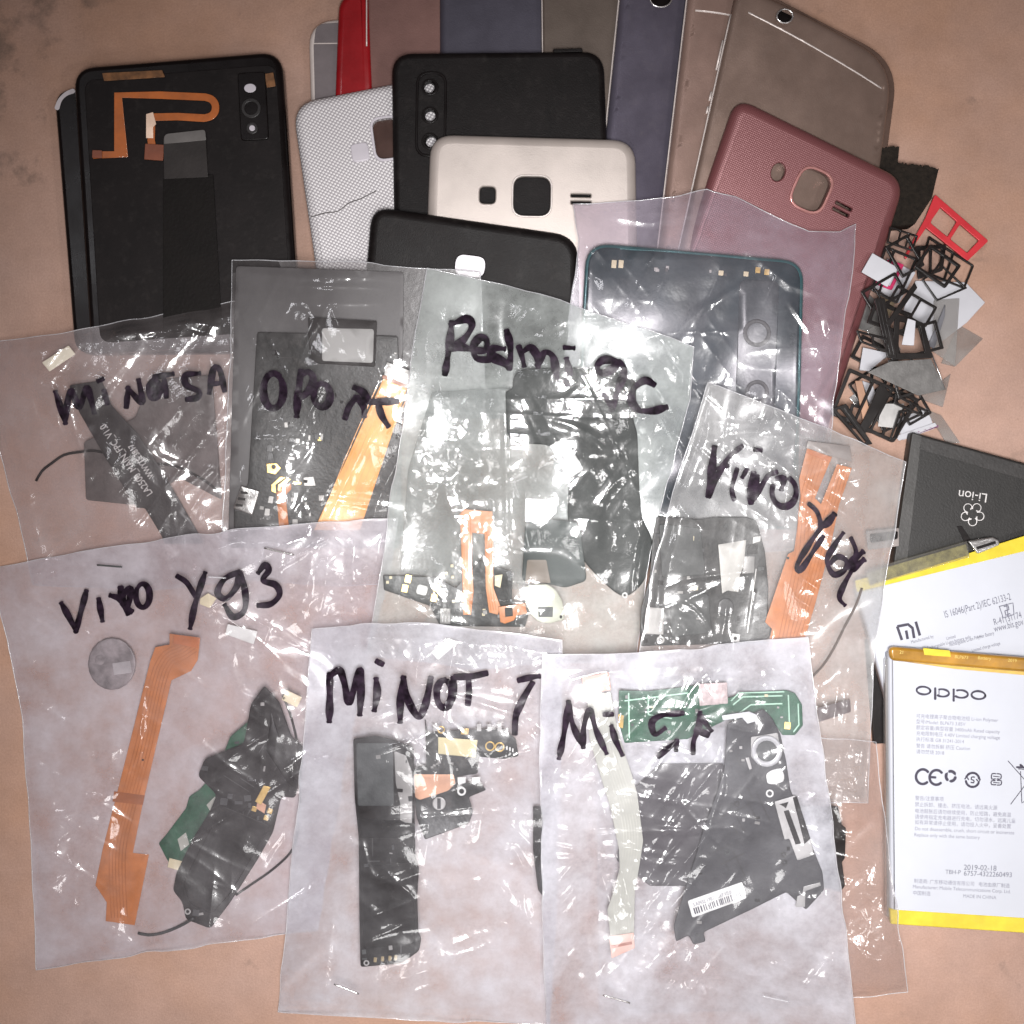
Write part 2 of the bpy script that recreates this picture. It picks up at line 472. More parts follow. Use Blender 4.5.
def lamp(name, px, py, h, power, size, col, aim=None, spread=180):
    l = bpy.data.lights.new(name, 'AREA'); l.shape = 'DISK'; l.size = size; l.energy = power; l.color = col; l.spread = math.radians(spread)
    o = bpy.data.objects.new(name, l); C.objects.link(o)
    o.location = ((px - 512) * U, (512 - py) * U, h)
    t = Vector(((aim[0] - 512) * U, (512 - aim[1]) * U, 0)) if aim else Vector((o.location.x, o.location.y, 0))
    o.rotation_euler = (t - o.location).to_track_quat('-Z', 'Y').to_euler(); return o
lamp('lamp', 545, 620, .45, .95, .09, (1, .98, .975), (680, 720), 85)
lamp('glint_lamp', -700, -300, .95, .45, .14, (.97, .96, 1.0), (520, 300))  # added lamp: streaks on left cover edges, soft fill
lamp('glint_lamp', 2100, 1300, .80, 1.1, .10, (1, .98, .97), (700, 700))  # added lamp for sharp sparks on the crumpled film
lamp('glint_lamp', 300, 2000, .75, .9, .20, (1, .98, .97), (500, 700))  # added lamp for more soft glints on the film

def ground_mat():
    m, nt, N = newmat('painted_table'); L = nt.links.new
    tc = N('ShaderNodeTexCoord').outputs['Object']
    n1 = noise(N, L, tc, 9, 5, .6); n2 = noise(N, L, tc, 55, 6, .7); n3 = noise(N, L, tc, 1500, 3, .7); n4 = noise(N, L, tc, 17, 7, .72)
    r = ramp(N, L, n1.outputs[0], [(.36, (.42, .25, .175)), (.52, (.43, .275, .215)), (.68, (.43, .29, .24))])
    r2 = ramp(N, L, n2.outputs[0], [(.3, (.84, .84, .84)), (.7, (1.06, 1.06, 1.06))])
    r3 = ramp(N, L, n3.outputs[0], [(.35, (.86, .85, .84)), (.65, (1.0, 1.0, 1.0))])
    mg = N('ShaderNodeMix', data_type='RGBA', blend_type='MULTIPLY'); mg.inputs[0].default_value = 1; L(r2.outputs[0], mg.inputs[6]); L(r3.outputs[0], mg.inputs[7])
    mx = N('ShaderNodeMix', data_type='RGBA', blend_type='MULTIPLY'); mx.inputs[0].default_value = 1; L(r.outputs[0], mx.inputs[6]); L(mg.outputs[2], mx.inputs[7])
    # worn dark pattern along the far left corner of the table
    mp = N('ShaderNodeSeparateXYZ'); L(tc, mp.inputs[0])
    # distance from the corner lines: x < -0.15 or y > 0.155
    ax = N('ShaderNodeMapRange'); L(mp.outputs[0], ax.inputs[0]); ax.inputs[1].default_value = -.150; ax.inputs[2].default_value = -.176; ax.inputs[3].default_value = 0; ax.inputs[4].default_value = .28
    ay = N('ShaderNodeMapRange'); L(mp.outputs[1], ay.inputs[0]); ay.inputs[1].default_value = .150; ay.inputs[2].default_value = .178; ay.inputs[3].default_value = 0; ay.inputs[4].default_value = .28
    ex = N('ShaderNodeMapRange'); L(mp.outputs[0], ex.inputs[0]); ex.inputs[1].default_value = -.11; ex.inputs[2].default_value = -.15
    ey = N('ShaderNodeMapRange'); L(mp.outputs[1], ey.inputs[0]); ey.inputs[1].default_value = .09; ey.inputs[2].default_value = .12
    m1 = N('ShaderNodeMath', operation='MULTIPLY'); L(ax.outputs[0], m1.inputs[0]); L(ey.outputs[0], m1.inputs[1])
    m2 = N('ShaderNodeMath', operation='MULTIPLY'); L(ay.outputs[0], m2.inputs[0]); L(ex.outputs[0], m2.inputs[1])
    mm = N('ShaderNodeMath', operation='MAXIMUM'); L(m1.outputs[0], mm.inputs[0]); L(m2.outputs[0], mm.inputs[1])
    n5 = noise(N, L, tc, 75, 5, .65)
    ad = N('ShaderNodeMath', operation='ADD'); L(mm.outputs[0], ad.inputs[0]); L(n5.outputs[0], ad.inputs[1])
    st = ramp(N, L, ad.outputs[0], [(.64, (0, 0, 0)), (.80, (.6, .6, .6))])
    mk = N('ShaderNodeMix', data_type='RGBA'); L(st.outputs[0], mk.inputs[0]); L(mx.outputs[2], mk.inputs[6]); mk.inputs[7].default_value = (.10, .075, .06, 1)
    # small specks of dirt
    v = N('ShaderNodeTexVoronoi'); v.inputs['Scale'].default_value = 34; L(tc, v.inputs['Vector'])
    sp = ramp(N, L, v.outputs['Distance'], [(.012, (.5, .5, .5)), (.03, (0, 0, 0))])
    mk2 = N('ShaderNodeMix', data_type='RGBA'); L(sp.outputs[0], mk2.inputs[0]); L(mk.outputs[2], mk2.inputs[6]); mk2.inputs[7].default_value = (.12, .07, .05, 1)
    b = N('ShaderNodeBsdfPrincipled', Roughness=.5); b.inputs['Specular IOR Level'].default_value = .35; L(mk2.outputs[2], b.inputs['Base Color'])
    bp = N('ShaderNodeBump', Strength=.25, Distance=.0004); L(n3.outputs[0], bp.inputs['Height']); L(bp.outputs[0], b.inputs['Normal'])
    out = N('ShaderNodeOutputMaterial'); L(b.outputs[0], out.inputs[0]); return m
gm = bpy.data.meshes.new('ground')
gm.from_pydata([(-1.5, -1.5, 0), (1.5, -1.5, 0), (1.5, 1.5, 0), (-1.5, 1.5, 0)], [], [(0, 1, 2, 3)])
g = bpy.data.objects.new('ground', gm); C.objects.link(g); gm.materials.append(ground_mat()); g['kind'] = 'structure'
g['label'] = 'pinkish tan table top with worn dark marks at one corner'

# ------------------------------------------------------------------ phone covers fanned out at the top
GC = 'phone back covers fanned out behind the bags'
def cover(label, quad, r, pl, t, m, bev, drop, holes=(), hbev=.8, cat='phone cover', name='phone_cover', nb=5):
    o = rpoly(quad, r, 7)
    c = (sum(p[0] for p in quad) / 4, sum(p[1] for p in quad) / 4)
    z0 = pl.zat(*c) - t
    root = thing(name, label, cat, c[0], c[1], z0, GC)
    s = solid('back_shell', o, pl, t, m, root, bev, drop, nb, holes, hbev=hbev)
    return root, s

def hollow_ring(name, out, inn, pl, t, m, parent, bev=.6):
    return solid(name, out, pl, t, m, parent, bev, None, 2, [inn], hm=False)

# upper row, half outside the picture
m_iph = mat('silver_grey_metal', (.19, .165, .17), .4, .35, var=.1); m_rim = mat('pale_rim', (.62, .55, .52), .35, .2, var=.1)
pl = Pl(4.5)
r1, s1 = cover('pale grey cover with light rim, leftmost of the upper row, beside red cover', [(308, 21), (430, 12), (440, 330), (318, 330)], 26, pl, 4.3, m_rim, 4, 1.2)
solid('back_panel', rpoly([(313.5, 44), (430, 43), (438, 325), (320, 325)], 1), pl.up(.05), .4, m_iph, r1, .3, hm=False)
solid('top_panel', rpoly([(316, 24), (430, 16), (431, 42), (314, 43)], [22, 0, 0, 0]), pl.up(.05), .4, m_iph, r1, .3, hm=False)
m_red = mat('deep_red_gloss', (.24, .005, .008), .35, var=.2, coat=.3, spec=.4)
pl = Pl(8.0, .012, 0, (350, 40))
r1, s1 = cover('deep red curved phone cover standing between grey and mauve covers', [(338, -4), (367, -14), (372, 110), (334, 110)], [16, 4, 0, 0], pl, 7, m_red, 7, 2)
tube('edge_highlight', [pl.pt(366.5, y, -.2) for y in range(-8, 50, 6)], .25, m_rim, r1)  # pale tube paints the white highlight on the right edge
m_mauve = mat('mauve_brown_metal', (.18, .095, .082), .5, .25, var=.12, bump=.2, bscale=2500)
cover('mauve brown metal cover between red and slate blue covers', [(366, -120), (452, -120), (450, 140), (365, 140)], 14, Pl(6.2), 5, m_mauve, 5, 1.5)
m_slate = mat('slate_blue_metal', (.07, .066, .088), .42, .35, var=.12, bump=.2, bscale=2500)
r1, s1 = cover('slate blue metal cover above the three lens black cover', [(439, -120), (548, -120), (549, 130), (440, 130)], 14, Pl(7.6, -.008, 0, (490, 50)), 6, m_slate, 9, 2.0)
m_taupe = mat('taupe_metal', (.125, .098, .082), .45, .35, var=.12, bump=.2, bscale=2500)
r1, s1 = cover('taupe metal cover between slate blue and violet covers', [(541, -130), (640, -130), (644, 130), (543, 130)], 14, Pl(9.5, -.02, 0, (590, 50)), 6, m_taupe, 4, 1.6)
tube('edge_highlight', [Pl(9.5, -.02, 0, (590, 50)).pt(541.5 + (y + 60) * .011, y, -.8) for y in range(-60, 130, 10)], .22, m_rim, r1)  # pale tube paints the light line down the left edge

m_violet = mat('violet_blue_metal', (.125, .113, .15), .3, .5, dust=.08, var=.12, bump=.15, bscale=2500)
m_rose = mat('rose_gold_metal', (.32, .215, .18), .3, .5, dust=.08, var=.1, bump=.15, bscale=2500)
m_goldm = mat('dull_gold_metal', (.24, .17, .14), .3, .5, dust=.08, var=.1, bump=.15, bscale=2500)
m_side = mat('shaded_side', (.10, .06, .045), .45, .2, var=.3)  # dark tone puts the shade of the side walls into the colour
def housing(label, quad, r, pl, t, m, band, hole):
    o = rpoly(quad, r, 8)
    c = (sum(p[0] for p in quad) / 4, sum(p[1] for p in quad) / 4)
    root = thing('phone_housing', label, 'phone cover', c[0], c[1], pl.zat(*c) - t, GC)
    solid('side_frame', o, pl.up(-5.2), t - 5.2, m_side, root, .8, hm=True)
    solid('back_shell', offset(o, 1.2), Curv(pl, (quad[0], quad[3]), (quad[1], quad[2]), 2.4, 2), 3.0, m, root, 7, 1.2, 5, [hole] if hole else (), hbev=.6)
    a, b = quad[0], quad[3]
    tube('edge_highlight', [pl.pt(a[0] + (b[0] - a[0]) * i / 20 + .6, a[1] + (b[1] - a[1]) * i / 20, -4.5) for i in range(2, 20)], .28, m_rim, root)  # pale tube paints the bright highlight along the side wall
    if hole:
        solid('camera_recess', offset(hole, -1), pl.up(-1.6), .6, M_blackgloss, root, 0, hm=False)
        tube('lens_ring', [pl.pt(x, y, -.1) for x, y in hole], .3, M_steel, root, closed=True)
    if band:
        (x0, y0), (x1, y1) = band
        n = 14
        solid('antenna_line', [(x0, y0), (x1, y1), (x1 - .3, y1 + 1.7), (x0 - .3, y0 + 1.7)], Curv(pl, (quad[0], quad[3]), (quad[1], quad[2]), 2.4, 2).up(.08), .12, m_rim, root, 0, hm=False)
    return root
housing('violet blue metal housing leaning beside the taupe cover', [(633, -120), (716, -120), (669, 290), (591, 290)], 20, Pl(13, -.045, -.01, (645, 90)), 7, m_violet, None, circ(661, -2, 11, 9))
rh = housing('rose gold metal housing wedged between violet and dull gold housings', [(700, -90), (790, -90), (726, 320), (652, 320)], 18, Pl(16.5, -.05, -.02, (710, 90)), 7, m_rose, [(697, 8), (772, 22)], None)
rg = housing('wide dull gold metal housing with pale antenna line, behind pink cover', [(741, -20), (899, 62), (873, 260), (672, 290)], [16, 38, 10, 10], Pl(19, -.04, -.03, (790, 90)), 7, m_goldm, [(750, 10), (884, 86)], circ(785, 16, 8, 7))
for k, (y0, y1) in enumerate(((36, 66), (88, 97), (103, 110))):
    tube('side_button', [Pl(19, -.04, -.03, (790, 90)).pt(741 - 69 * ((y + 20) / 310) - 1, y, -5.2) for y in (y0, (y0 + y1) / 2, y1)], .35, m_rim, rg)

# white dotted cover
m_dots = dotted('white_dotted_shell', (.72, .70, .70), (.33, .31, .33), .00112, .35, 0, .5)
pl = Pl(11, 0, .004, (360, 160))
q = [(291, 102), (494, 62), (540, 300), (324, 330)]
r1, s1 = cover('white dotted phone cover with a crack, beside the orange ribboned black phone', q, [26, 26, 8, 8], pl, 4, m_dots, 9, 2.6, [rrect(387, 138, 26, 40, -8, 9)])
m_lilac = mat('lilac_plastic', (.52, .49, .53), .35, var=.08)
solid('camera_backing', rrect(387, 138, 34, 48, -8, 11), pl.up(-2.2), .6, mat('dark_brown_backing', (.05, .022, .016), .4), r1, .5, hm=False)
solid('fingerprint_button', rrect(360, 152, 18, 19, -9, 5), pl.up(.35), .9, m_lilac, r1, 1.4, hm=False)
hollow_ring('camera_ring', rrect(387, 138, 31, 45, -8, 11), rrect(387, 138, 26, 40, -8, 9), pl.up(.5), .7, m_lilac, r1)
strokes('crack', [[(311, 217), (325, 213), (338, 211), (349, 203), (360, 199), (368, 195), (376, 191)]], plz(pl, .05), mat('crack_line', (.10, .09, .09), .8, bump=0), r1, 1.1)

# two black phones at the left
pl = Pl(6, 0, 0)
r1, s1 = cover('plain black back cover peeking out beneath the orange ribboned black phone', [(53, 90), (250, 72), (272, 352), (74, 354)], 18, pl, 5, M_blackgloss, 5, 1.8)
strokes('edge_glint_trim', [[(57, 108), (60, 100), (66, 94), (73, 91)]], plz(pl, .05), mat('painted_glint', (.5, .46, .48), .25, var=.1), r1, 4.5)  # pale stroke paints a glint on the corner
pl = Pl(11, 0, 0)
q = [(72, 67), (281, 50), (300, 340), (90, 354)]
z1 = zoomed(0, 0, 2.56)
cam_holes = [circ(250, 88, 5.5, 5), circ(252, 128, 4.5, 4.5)]
r1, s1 = cover('black phone with orange ribbon cable and open back, leftmost of the heap', q, [22, 22, 8, 8], pl, 5, M_blackgloss, 6, 2.0, name='gutted_phone')
solid('inner_tray', rpoly([(84, 80), (276, 64), (292, 330), (100, 343)], 12), pl.up(.2), .3, M_black, r1, .8, hm=False)
solid('camera_plate', rrect(253, 106, 28, 68, -3, 4), pl.up(.9), .8, M_blackgloss, r1, 1, hm=False)
solid('flash_window', circ(250, 88, 6, 4.5), pl.up(1.05), .2, m_lilac, r1, .6, hm=False)
hollow_ring('lens_ring', circ(251, 108, 10), circ(251, 108, 6.5), pl.up(1.2), .5, mat('dark_ring', (.02, .018, .018), .35), r1)
hollow_ring('lens_ring', circ(252, 128, 6), circ(252, 128, 3), pl.up(1.2), .5, mat('dark_ring', (.02, .018, .018), .35), r1)
solid('lens', circ(252, 128, 3), pl.up(1.1), .3, m_lilac, r1, .5, hm=False)
fl = smooth_line([(205, 97), (211, 99), (215, 104), (215, 111), (211, 116), (204, 118)], 2)
left = [(121, 154), (117, 94), (160, 95), (205, 97)]
def band(pts, w):
    L_, R_ = [], []
    for i, p in enumerate(pts):
        a, b = pts[max(i - 1, 0)], pts[min(i + 1, len(pts) - 1)]
        l = math.hypot(b[0] - a[0], b[1] - a[1]) or 1; nx, ny = -(b[1] - a[1]) / l, (b[0] - a[0]) / l
        k = 1.0
        if 0 < i < len(pts) - 1:
            l1 = math.hypot(p[0] - a[0], p[1] - a[1]); d1 = ((p[0] - a[0]) / l1, (p[1] - a[1]) / l1)
            k = 1 / max(.5, abs(nx * -d1[1] + ny * d1[0]))
        L_.append((p[0] + nx * w / 2 * k, p[1] + ny * w / 2 * k)); R_.append((p[0] - nx * w / 2 * k, p[1] - ny * w / 2 * k))
    return L_ + R_[::-1]
m_dimorange = mat('orange_ribbon', (.40, .105, .018), .35, var=.3, coat=.3)
path = [(93, 155), (121, 154), (118, 95), (160, 95)] + fl + [(178, 116.5), (152, 117), (151, 140), (154, 158)]
solid('orange_ribbon_cable', band(path, 7.5), pl.up(.75), .2, m_dimorange, r1, .3, hm=False)
solid('ribbon_glare', [(146, 114), (153, 112), (156, 124), (153, 127), (153, 138), (146, 138)], pl.up(1.0), .2, mat('painted_glare', (.85, .62, .48), .15, coat=.5), r1, .4, hm=False)  # pale patch paints white glare on the orange ribbon
solid('ribbon_connector', rrect(154, 152, 19, 16, 4, 1), pl.up(1.1), .5, mat('brown_connector', (.20, .06, .03), .4), r1, .5, hm=False)
solid('ribbon_connector', rrect(97, 154, 10, 8, 2, 1), pl.up(1.1), .4, mat('brown_connector', (.20, .06, .03), .4), r1, .5, hm=False)
solid('antenna_strip', rpoly([(102, 73), (162, 70), (165, 77), (104, 81)], 1), pl.up(.7), .2, mat('dull_brown_strip', (.16, .07, .025), .5, var=.6, scale=300), r1, .3, hm=False)
solid('antenna_patch', rrect(270, 80, 9, 14, -10, 1), pl.up(.7), .2, mat('dull_brown_strip', (.16, .07, .025), .5), r1, .3, hm=False)
solid('adhesive_panel', rpoly([(163, 178), (213, 174), (222, 328), (163, 333)], 2), pl.up(.8), .3, mat('dark_tape', (.008, .0065, .006), .6, bump=.3, spec=.15), r1, .4, hm=False)
solid('pull_tab', rpoly([(163, 134), (205, 129), (208, 177), (164, 179)], [6, 3, 1, 1]), pl.up(1.1), .3, mat('dark_grey_tab', (.030, .026, .025), .5, bump=.2, spec=.25), r1, .4, hm=False)
solid('pull_tab_edge', rpoly([(164, 134), (205, 129.5), (206, 140), (164, 144)], [6, 3, 0, 0]), pl.up(1.25), .2, mat('grey_tab_edge', (.13, .12, .115), .5), r1, .3, hm=False)

# black cover with three lens openings
pl = Pl(14.5, .0, -.02, (500, 150))
q = [(391, 52), (604, 50), (612, 260), (394, 262)]
r1, s1 = cover('matte black cover with three round lens openings in a column', q, 22, pl, 3.5, M_blackmatte, 7, 2.4, [circ(429, 87, 5.5, 6), circ(430, 115, 5.5, 6), circ(431, 141, 5.5, 6)], hbev=1.2)
hollow_ring('camera_frame', rrect(431, 114, 31, 86, 1, 14), rrect(431, 114, 26, 81, 1, 12), pl.up(.55), .7, M_blackgloss, r1, .8)
for y in (87, 115, 141):
    hollow_ring('lens_rim', circ(430, y, 8.5), circ(430, y, 6), pl.up(.35), .5, M_blackgloss, r1, .6)
solid('button_flap', rpoly([(553, 49), (582, 48), (583, 51.5), (554, 52.5)], 1), pl.up(-.8), 1.2, M_blackmatte, r1, .5, hm=False)

# champagne silver cover
m_champ = mat('champagne_plastic', (.42, .37, .34), .38, .25, dust=.05, var=.08, bump=.1, bscale=2500)
m_champedge = mat('champagne_rim', (.55, .5, .47), .3, .3, var=.05)
pl = Pl(18, .0, -.035, (530, 200))
q = [(430, 133), (636, 139), (640, 360), (422, 350)]
hs = [rrect(532, 196, 37, 39, 1, 11), rrect(487.5, 195, 16, 17, 1, 5), rrect(581, 195.5, 20, 3.2, 1, 1), rrect(581, 202.5, 20, 3.2, 1, 1)]
r1, s1 = cover('champagne silver cover with square lens opening, in front of three lens cover', q, 24, pl, 3.5, m_champ, 10, 2.8, hs, hbev=1.2, name='phone_cover')
hollow_ring('camera_ring', rrect(532, 196, 41, 43, 1, 13), rrect(532, 196, 37.5, 39.5, 1, 11.5), pl.up(.35), .5, m_champedge, r1)

# small black cover in front
pl = Pl(20, .004, -.055, (470, 250))
q = [(371, 206), (578, 236), (583, 420), (352, 420)]
r1, s1 = cover('small black cover with pale oval opening, directly above the large crinkled bag', q, [20, 24, 6, 6], pl, 3.5, M_blackmatte, 9, 2.8, [rrect(470, 266, 30, 21, 7, 9)], hbev=1)
solid('opening_backing', rrect(470, 266, 36, 27, 7, 9), pl.up(-1.2), .5, m_lilac, r1, .5, hm=False)

# pink cover on the right
m_pink = dotted('pink_textured_shell', (.185, .066, .068), (.15, .052, .055), .0006, .34, .25, .4, .18, 1.0)
m_pinkrim = mat('pink_chrome', (.62, .30, .28), .2, .6, var=.1)
pl = Pl(19, -.012, -.06, (800, 190))
q = [(738, 96), (908, 180), (822, 455), (640, 380)]
hs = [rrect(812, 190, 32, 40, 24, 13), circ(778.5, 172, 7, 9.5, 16, 20), rrect(844, 206, 18, 3.4, 27, 1), rrect(841, 212, 18, 3.4, 27, 1)]
r1, s1 = cover('rose pink textured cover with chrome lens ring, propped on the gold housing', q, [20, 22, 8, 8], pl, 3.5, m_pink, 11, 3.0, hs, hbev=1)
hollow_ring('camera_ring', rrect(812, 190, 38, 46, 24, 16), rrect(812, 190, 32.5, 40.5, 24, 13.5), pl.up(.6), .9, m_pinkrim, r1, 1)
# ------------------------------------------------------------------ black brush strip and the pile of sim trays
rnd = random.Random(3)
base = [(873, 165)]
def ragged(a, b, n, amp):
    o = []
    for i in range(n):
        t = i / n; x = a[0] + (b[0] - a[0]) * t; y = a[1] + (b[1] - a[1]) * t
        o.append((x + rnd.uniform(-.6, .6), y + (rnd.uniform(-amp, amp) if i % 2 else -amp * rnd.random()))); 
    return o
m_br = mat('dark_bristle', (.016, .012, .009), .85, var=.5, scale=700, bump=.8, bscale=1800, spec=.2)
out = [(872, 170)] + ragged((879, 148), (901, 146), 12, 1.2) + [(898, 162)] + ragged((899, 163), (939, 168), 22, 1.6) + [(939, 168), (932, 198), (915, 224), (896, 226), (880, 226), (868, 200)]
pl = rest(out, 6, .2, 50)
pl = Pl(9)
o = solid('brush_strip', out, pl, 7.5, m_br, None, .4, hm=True)
tag(o, 'dark brown bristly strip with ragged top edge sticking out behind pink cover', 'brush')

GT = 'sim trays and cut pieces in a loose pile'
m_trayblack = mat('black_tray', (.010, .008, .0075), .3, var=.3, bump=.06)
m_trayred = mat('red_tray', (.55, .035, .045), .35, .1, var=.12, bump=.05)
m_traypink = mat('magenta_tray', (.55, .03, .12), .35, .1, var=.12)
m_card = mat('white_card', (.46, .46, .49), .5, var=.05, bump=.05)
m_sil = mat('dull_silver_mesh', (.16, .155, .15), .4, .5, var=.15, scale=300, bump=.15, bscale=1500)
m_brass = mat('pale_brass', (.42, .33, .22), .4, .6, var=.2)
def glassy(name, col, haze):
    return film(name, haze, col, (.75, .74, .72), .06, .25, .08, 300, .06, .06)
m_clear = glassy('clear_tray_plastic', (.86, .85, .84), .18)
zb = zoomed(820, 270, 5.69); za = zoomed(820, 130, 5.69)
def inset_windows(q, fr, split, bar):
    """window outlines inside a quad frame: fr = frame width, split positions along the long side"""
    A, B, Cc, D = [Vector(p) for p in q]
    w = ((B - A).length + (Cc - D).length) / 2; h = ((D - A).length + (Cc - B).length) / 2
    def at(u, v): 
        p = (A * (1 - u) + B * u) * (1 - v) + (D * (1 - u) + Cc * u) * v; return (p.x, p.y)
    fu, fv = fr / w, fr / h; xs = [fu] + [s for s in split] + [1 - fu]; o = []
    for i in range(len(xs) - 1):
        a = xs[i] + (bar / w / 2 if i > 0 else 0); b = xs[i + 1] - (bar / w / 2 if i < len(xs) - 2 else 0)
        o.append(rpoly([at(a, fv), at(b, fv), at(b, 1 - fv), at(a, 1 - fv)], 1.2, 3))
    return o
def tray(label, q, m, fr=4, split=(.5,), bar=3, t=.8, r=1.5, tongue=None, z=None, tilt=(0, 0), name='sim_tray', cat='sim tray'):
    out = rpoly(q, r, 4)
    c = (sum(p[0] for p in q) / len(q), sum(p[1] for p in q) / len(q))
    pl = Pl(z if z else hm_top(out, 97) + t + .15, tilt[0], tilt[1], c)
    root = thing(name, label, cat, c[0], c[1], pl.zat(*c) - t, GT)
    if m is m_trayblack: fr, bar = fr * .85, bar * .8
    solid('frame', out, pl, t, m, root, .5, holes=inset_windows(q, fr, split, bar) if fr else ())
    if tongue: solid('tray_tongue', rpoly(tongue, .8, 3), pl.up(.02), t, m, root, .4)
    return root
def card(label, q, m, t=.5, z=None, name='cut_card', cat='card', r=.8):
    out = rpoly(q, r, 3); c = (sum(p[0] for p in q) / len(q), sum(p[1] for p in q) / len(q))
    pl = Pl(z if z else hm_top(out, 95) + t + .15)
    o = solid(name, out, pl, t, m, None, .4); tag(o, label, cat, GT); return o
HMsave = HM.copy()
# the pile lies on the table: start from the table next to the pink cover
card('clear plastic piece at the right rim of the tray pile', zb((790, 310), (930, 390), (770, 550), (690, 530)), m_clear, .7, 1.0, 'clear_plastic_piece', 'plastic piece')
card('clear plastic strip beside the top corner of the black battery', zb((600, 790), (690, 825), (800, 985), (720, 985)), m_clear, .7, 1.0, 'clear_plastic_piece', 'plastic piece')
card('blank bluish white card fanned out on the right of the pile', zb((545, 60), (830, 70), (940, 185), (835, 300), (650, 440), (475, 225)), m_card, .5, 1.8)
tray('red two window tray at the top right corner of the pile', za((655, 365), (960, 630), (840, 745), (590, 545)), m_trayred, 6.5, (.5,), 4, 1.0, 2, za((650, 375), (700, 420), (530, 665), (490, 735), (480, 720), (600, 500)), 3.0)
card('dull silver plate under the black bars at left of the pile', zb((270, 130), (400, 250), (350, 380), (210, 330)), m_sil, .5, 3.2, 'metal_plate', 'metal plate')
card('pale brass plate between black tray bars', zb((330, 150), (430, 180), (400, 260), (340, 250)), m_brass, .4, 3.8, 'metal_plate', 'metal plate')
card('white card framed in black at the upper left of the pile', za((385, 730), (545, 810), (450, 985), (300, 890)), m_card, .5, 4.5)
tray('thin magenta frame lying on the white card', za((385, 735), (480, 765), (410, 912), (300, 870)), m_traypink, 3.2, (), 2, .5, 2)
tray('black two bar tray around the white card at upper left', za((370, 655), (560, 730), (440, 990), (290, 910)), m_trayblack, 3, (.3,), 3, .7, 2)
tray('black tray frame under the red tray at the top of the pile', za((590, 640), (700, 640), (880, 770), (825, 900), (560, 800))[:0] or za((620, 600), (880, 770), (825, 905), (560, 800)), m_trayblack, 2.6, (.55,), 3, .8, 2)
tray('thin black diamond frame at the right of the pile', za((580, 850), (700, 770), (840, 900), (665, 975)), m_trayblack, 2.2, (), 2, .7, 1)
tray('short black tray with dark mesh near the red tongue', za((400, 545), (560, 600), (530, 690), (380, 640)), m_trayblack, 2.2, (.4, .7), 2, .7, 1)
tray('small black tray with brass glints at the middle top of the pile', za((545, 660), (720, 650), (700, 800), (560, 850)), m_trayblack, 5, (.5,), 3, .9, 2)
card('clear upright plastic piece over the white card', zb((650, 170), (795, 160), (770, 550), (640, 460)), m_clear, .8, None, 'clear_plastic_piece', 'plastic piece')
card('slim grey blade shaped piece on the white card', zb((712, 195), (712, 260), (650, 450), (615, 430)), mat('blade_grey', (.20, .20, .22), .4, .4), .4, None, 'grey_blade', 'plastic piece', .4)
rt = random.Random(12)
spots = [(884, 292, -30, 40, 24), (912, 306, 30, 46, 24), (892, 384, 5, 44, 26), (912, 404, 60, 36, 26), (868, 384, -35, 34, 22), (905, 256, 60, 36, 26), (938, 266, 35, 38, 28), (890, 318, 20, 40, 24), (918, 340, -15, 46, 30), (876, 356, 28, 44, 26), (905, 376, 75, 40, 24), (898, 412, -25, 44, 26), (868, 420, 15, 40, 24)]
for k, (x, y, a, w_, h_) in enumerate([(880, 270, 30, 30, 22), (884, 340, 60, 34, 20), (870, 404, 50, 36, 24), (915, 424, -20, 34, 22)]):
    card('small flat piece half buried under the black tray frames', rrect(x, y, w_, h_, a, 0)[:4], (m_card, m_clear, M_steel)[k % 3], .4, None, 'flat_piece', 'plastic piece')
for k, (x, y, a, w_, h_) in enumerate(spots):
    tray('thin black tray frame tangled among the others in the pile', [p for p in rrect(x, y, w_, h_, a, 0)][:4], m_trayblack, rt.uniform(2.4, 4.4), rt.choice(((), (.5,), (.35,), (.6,))), rt.uniform(2, 3.4), rt.uniform(.6, .9), rt.uniform(1, 3))
tray('large black tray with white inside at the middle of the pile', zb((430, 245), (590, 300), (645, 500), (405, 510)), m_trayblack, 7, (), 3, .9, 2)
card('white strip inside the large black tray', zb((500, 275), (545, 290), (535, 430), (465, 425)), m_card, .3)
tray('long black tray crossing the left of the pile', zb((310, 160), (370, 160), (440, 500), (385, 500)), m_trayblack, 3.5, (.5,), 4, .8, 2, zb((540, 70), (555, 100), (400, 320), (370, 310)))
tray('flat black bar tray at the left edge of the pile', zb((205, 340), (390, 385), (385, 470), (230, 410)), m_trayblack, 3.2, (.5,), 3, .7, 2)
card('white paper piece beside the silver mesh plate', zb((245, 440), (400, 475), (280, 575), (225, 570)), m_card, .4)
card('clear tray base under the silver mesh plate', zb((560, 730), (745, 590), (700, 780)), m_clear, .8, None, 'clear_plastic_piece', 'plastic piece')
card('dark silver mesh plate lying across the pile', zb((270, 580), (400, 520), (632, 505), (715, 680), (560, 715)), m_sil, .5, None, 'metal_plate', 'metal plate')
tube('bright_edge', [P(*p, 11.2) for p in zb((632, 470), (675, 580), (712, 680))], .3, M_steel, None)
tag(bpy.data.objects['bright_edge'], 'bright thin metal edge strip beside the silver mesh plate', 'metal strip', GT)
card('tan strip leaning in the lower black tray', zb((200, 630), (240, 630), (290, 830), (250, 880)), mat('tan_strip', (.34, .19, .12), .5), .5, None, 'tan_strip', 'plastic piece')
card('small white printed strip in the lower black tray', zb((240, 630), (300, 650), (330, 760), (290, 790)), m_card, .4)
card('pale silvery piece in the lower part of the pile', zb((350, 760), (480, 760), (430, 900), (330, 890)), M_grey, .4, None, 'metal_plate', 'metal plate')
card('white strip with purple edge above the black battery', zb((430, 945), (655, 868), (668, 888), (450, 972)), m_card, .5)
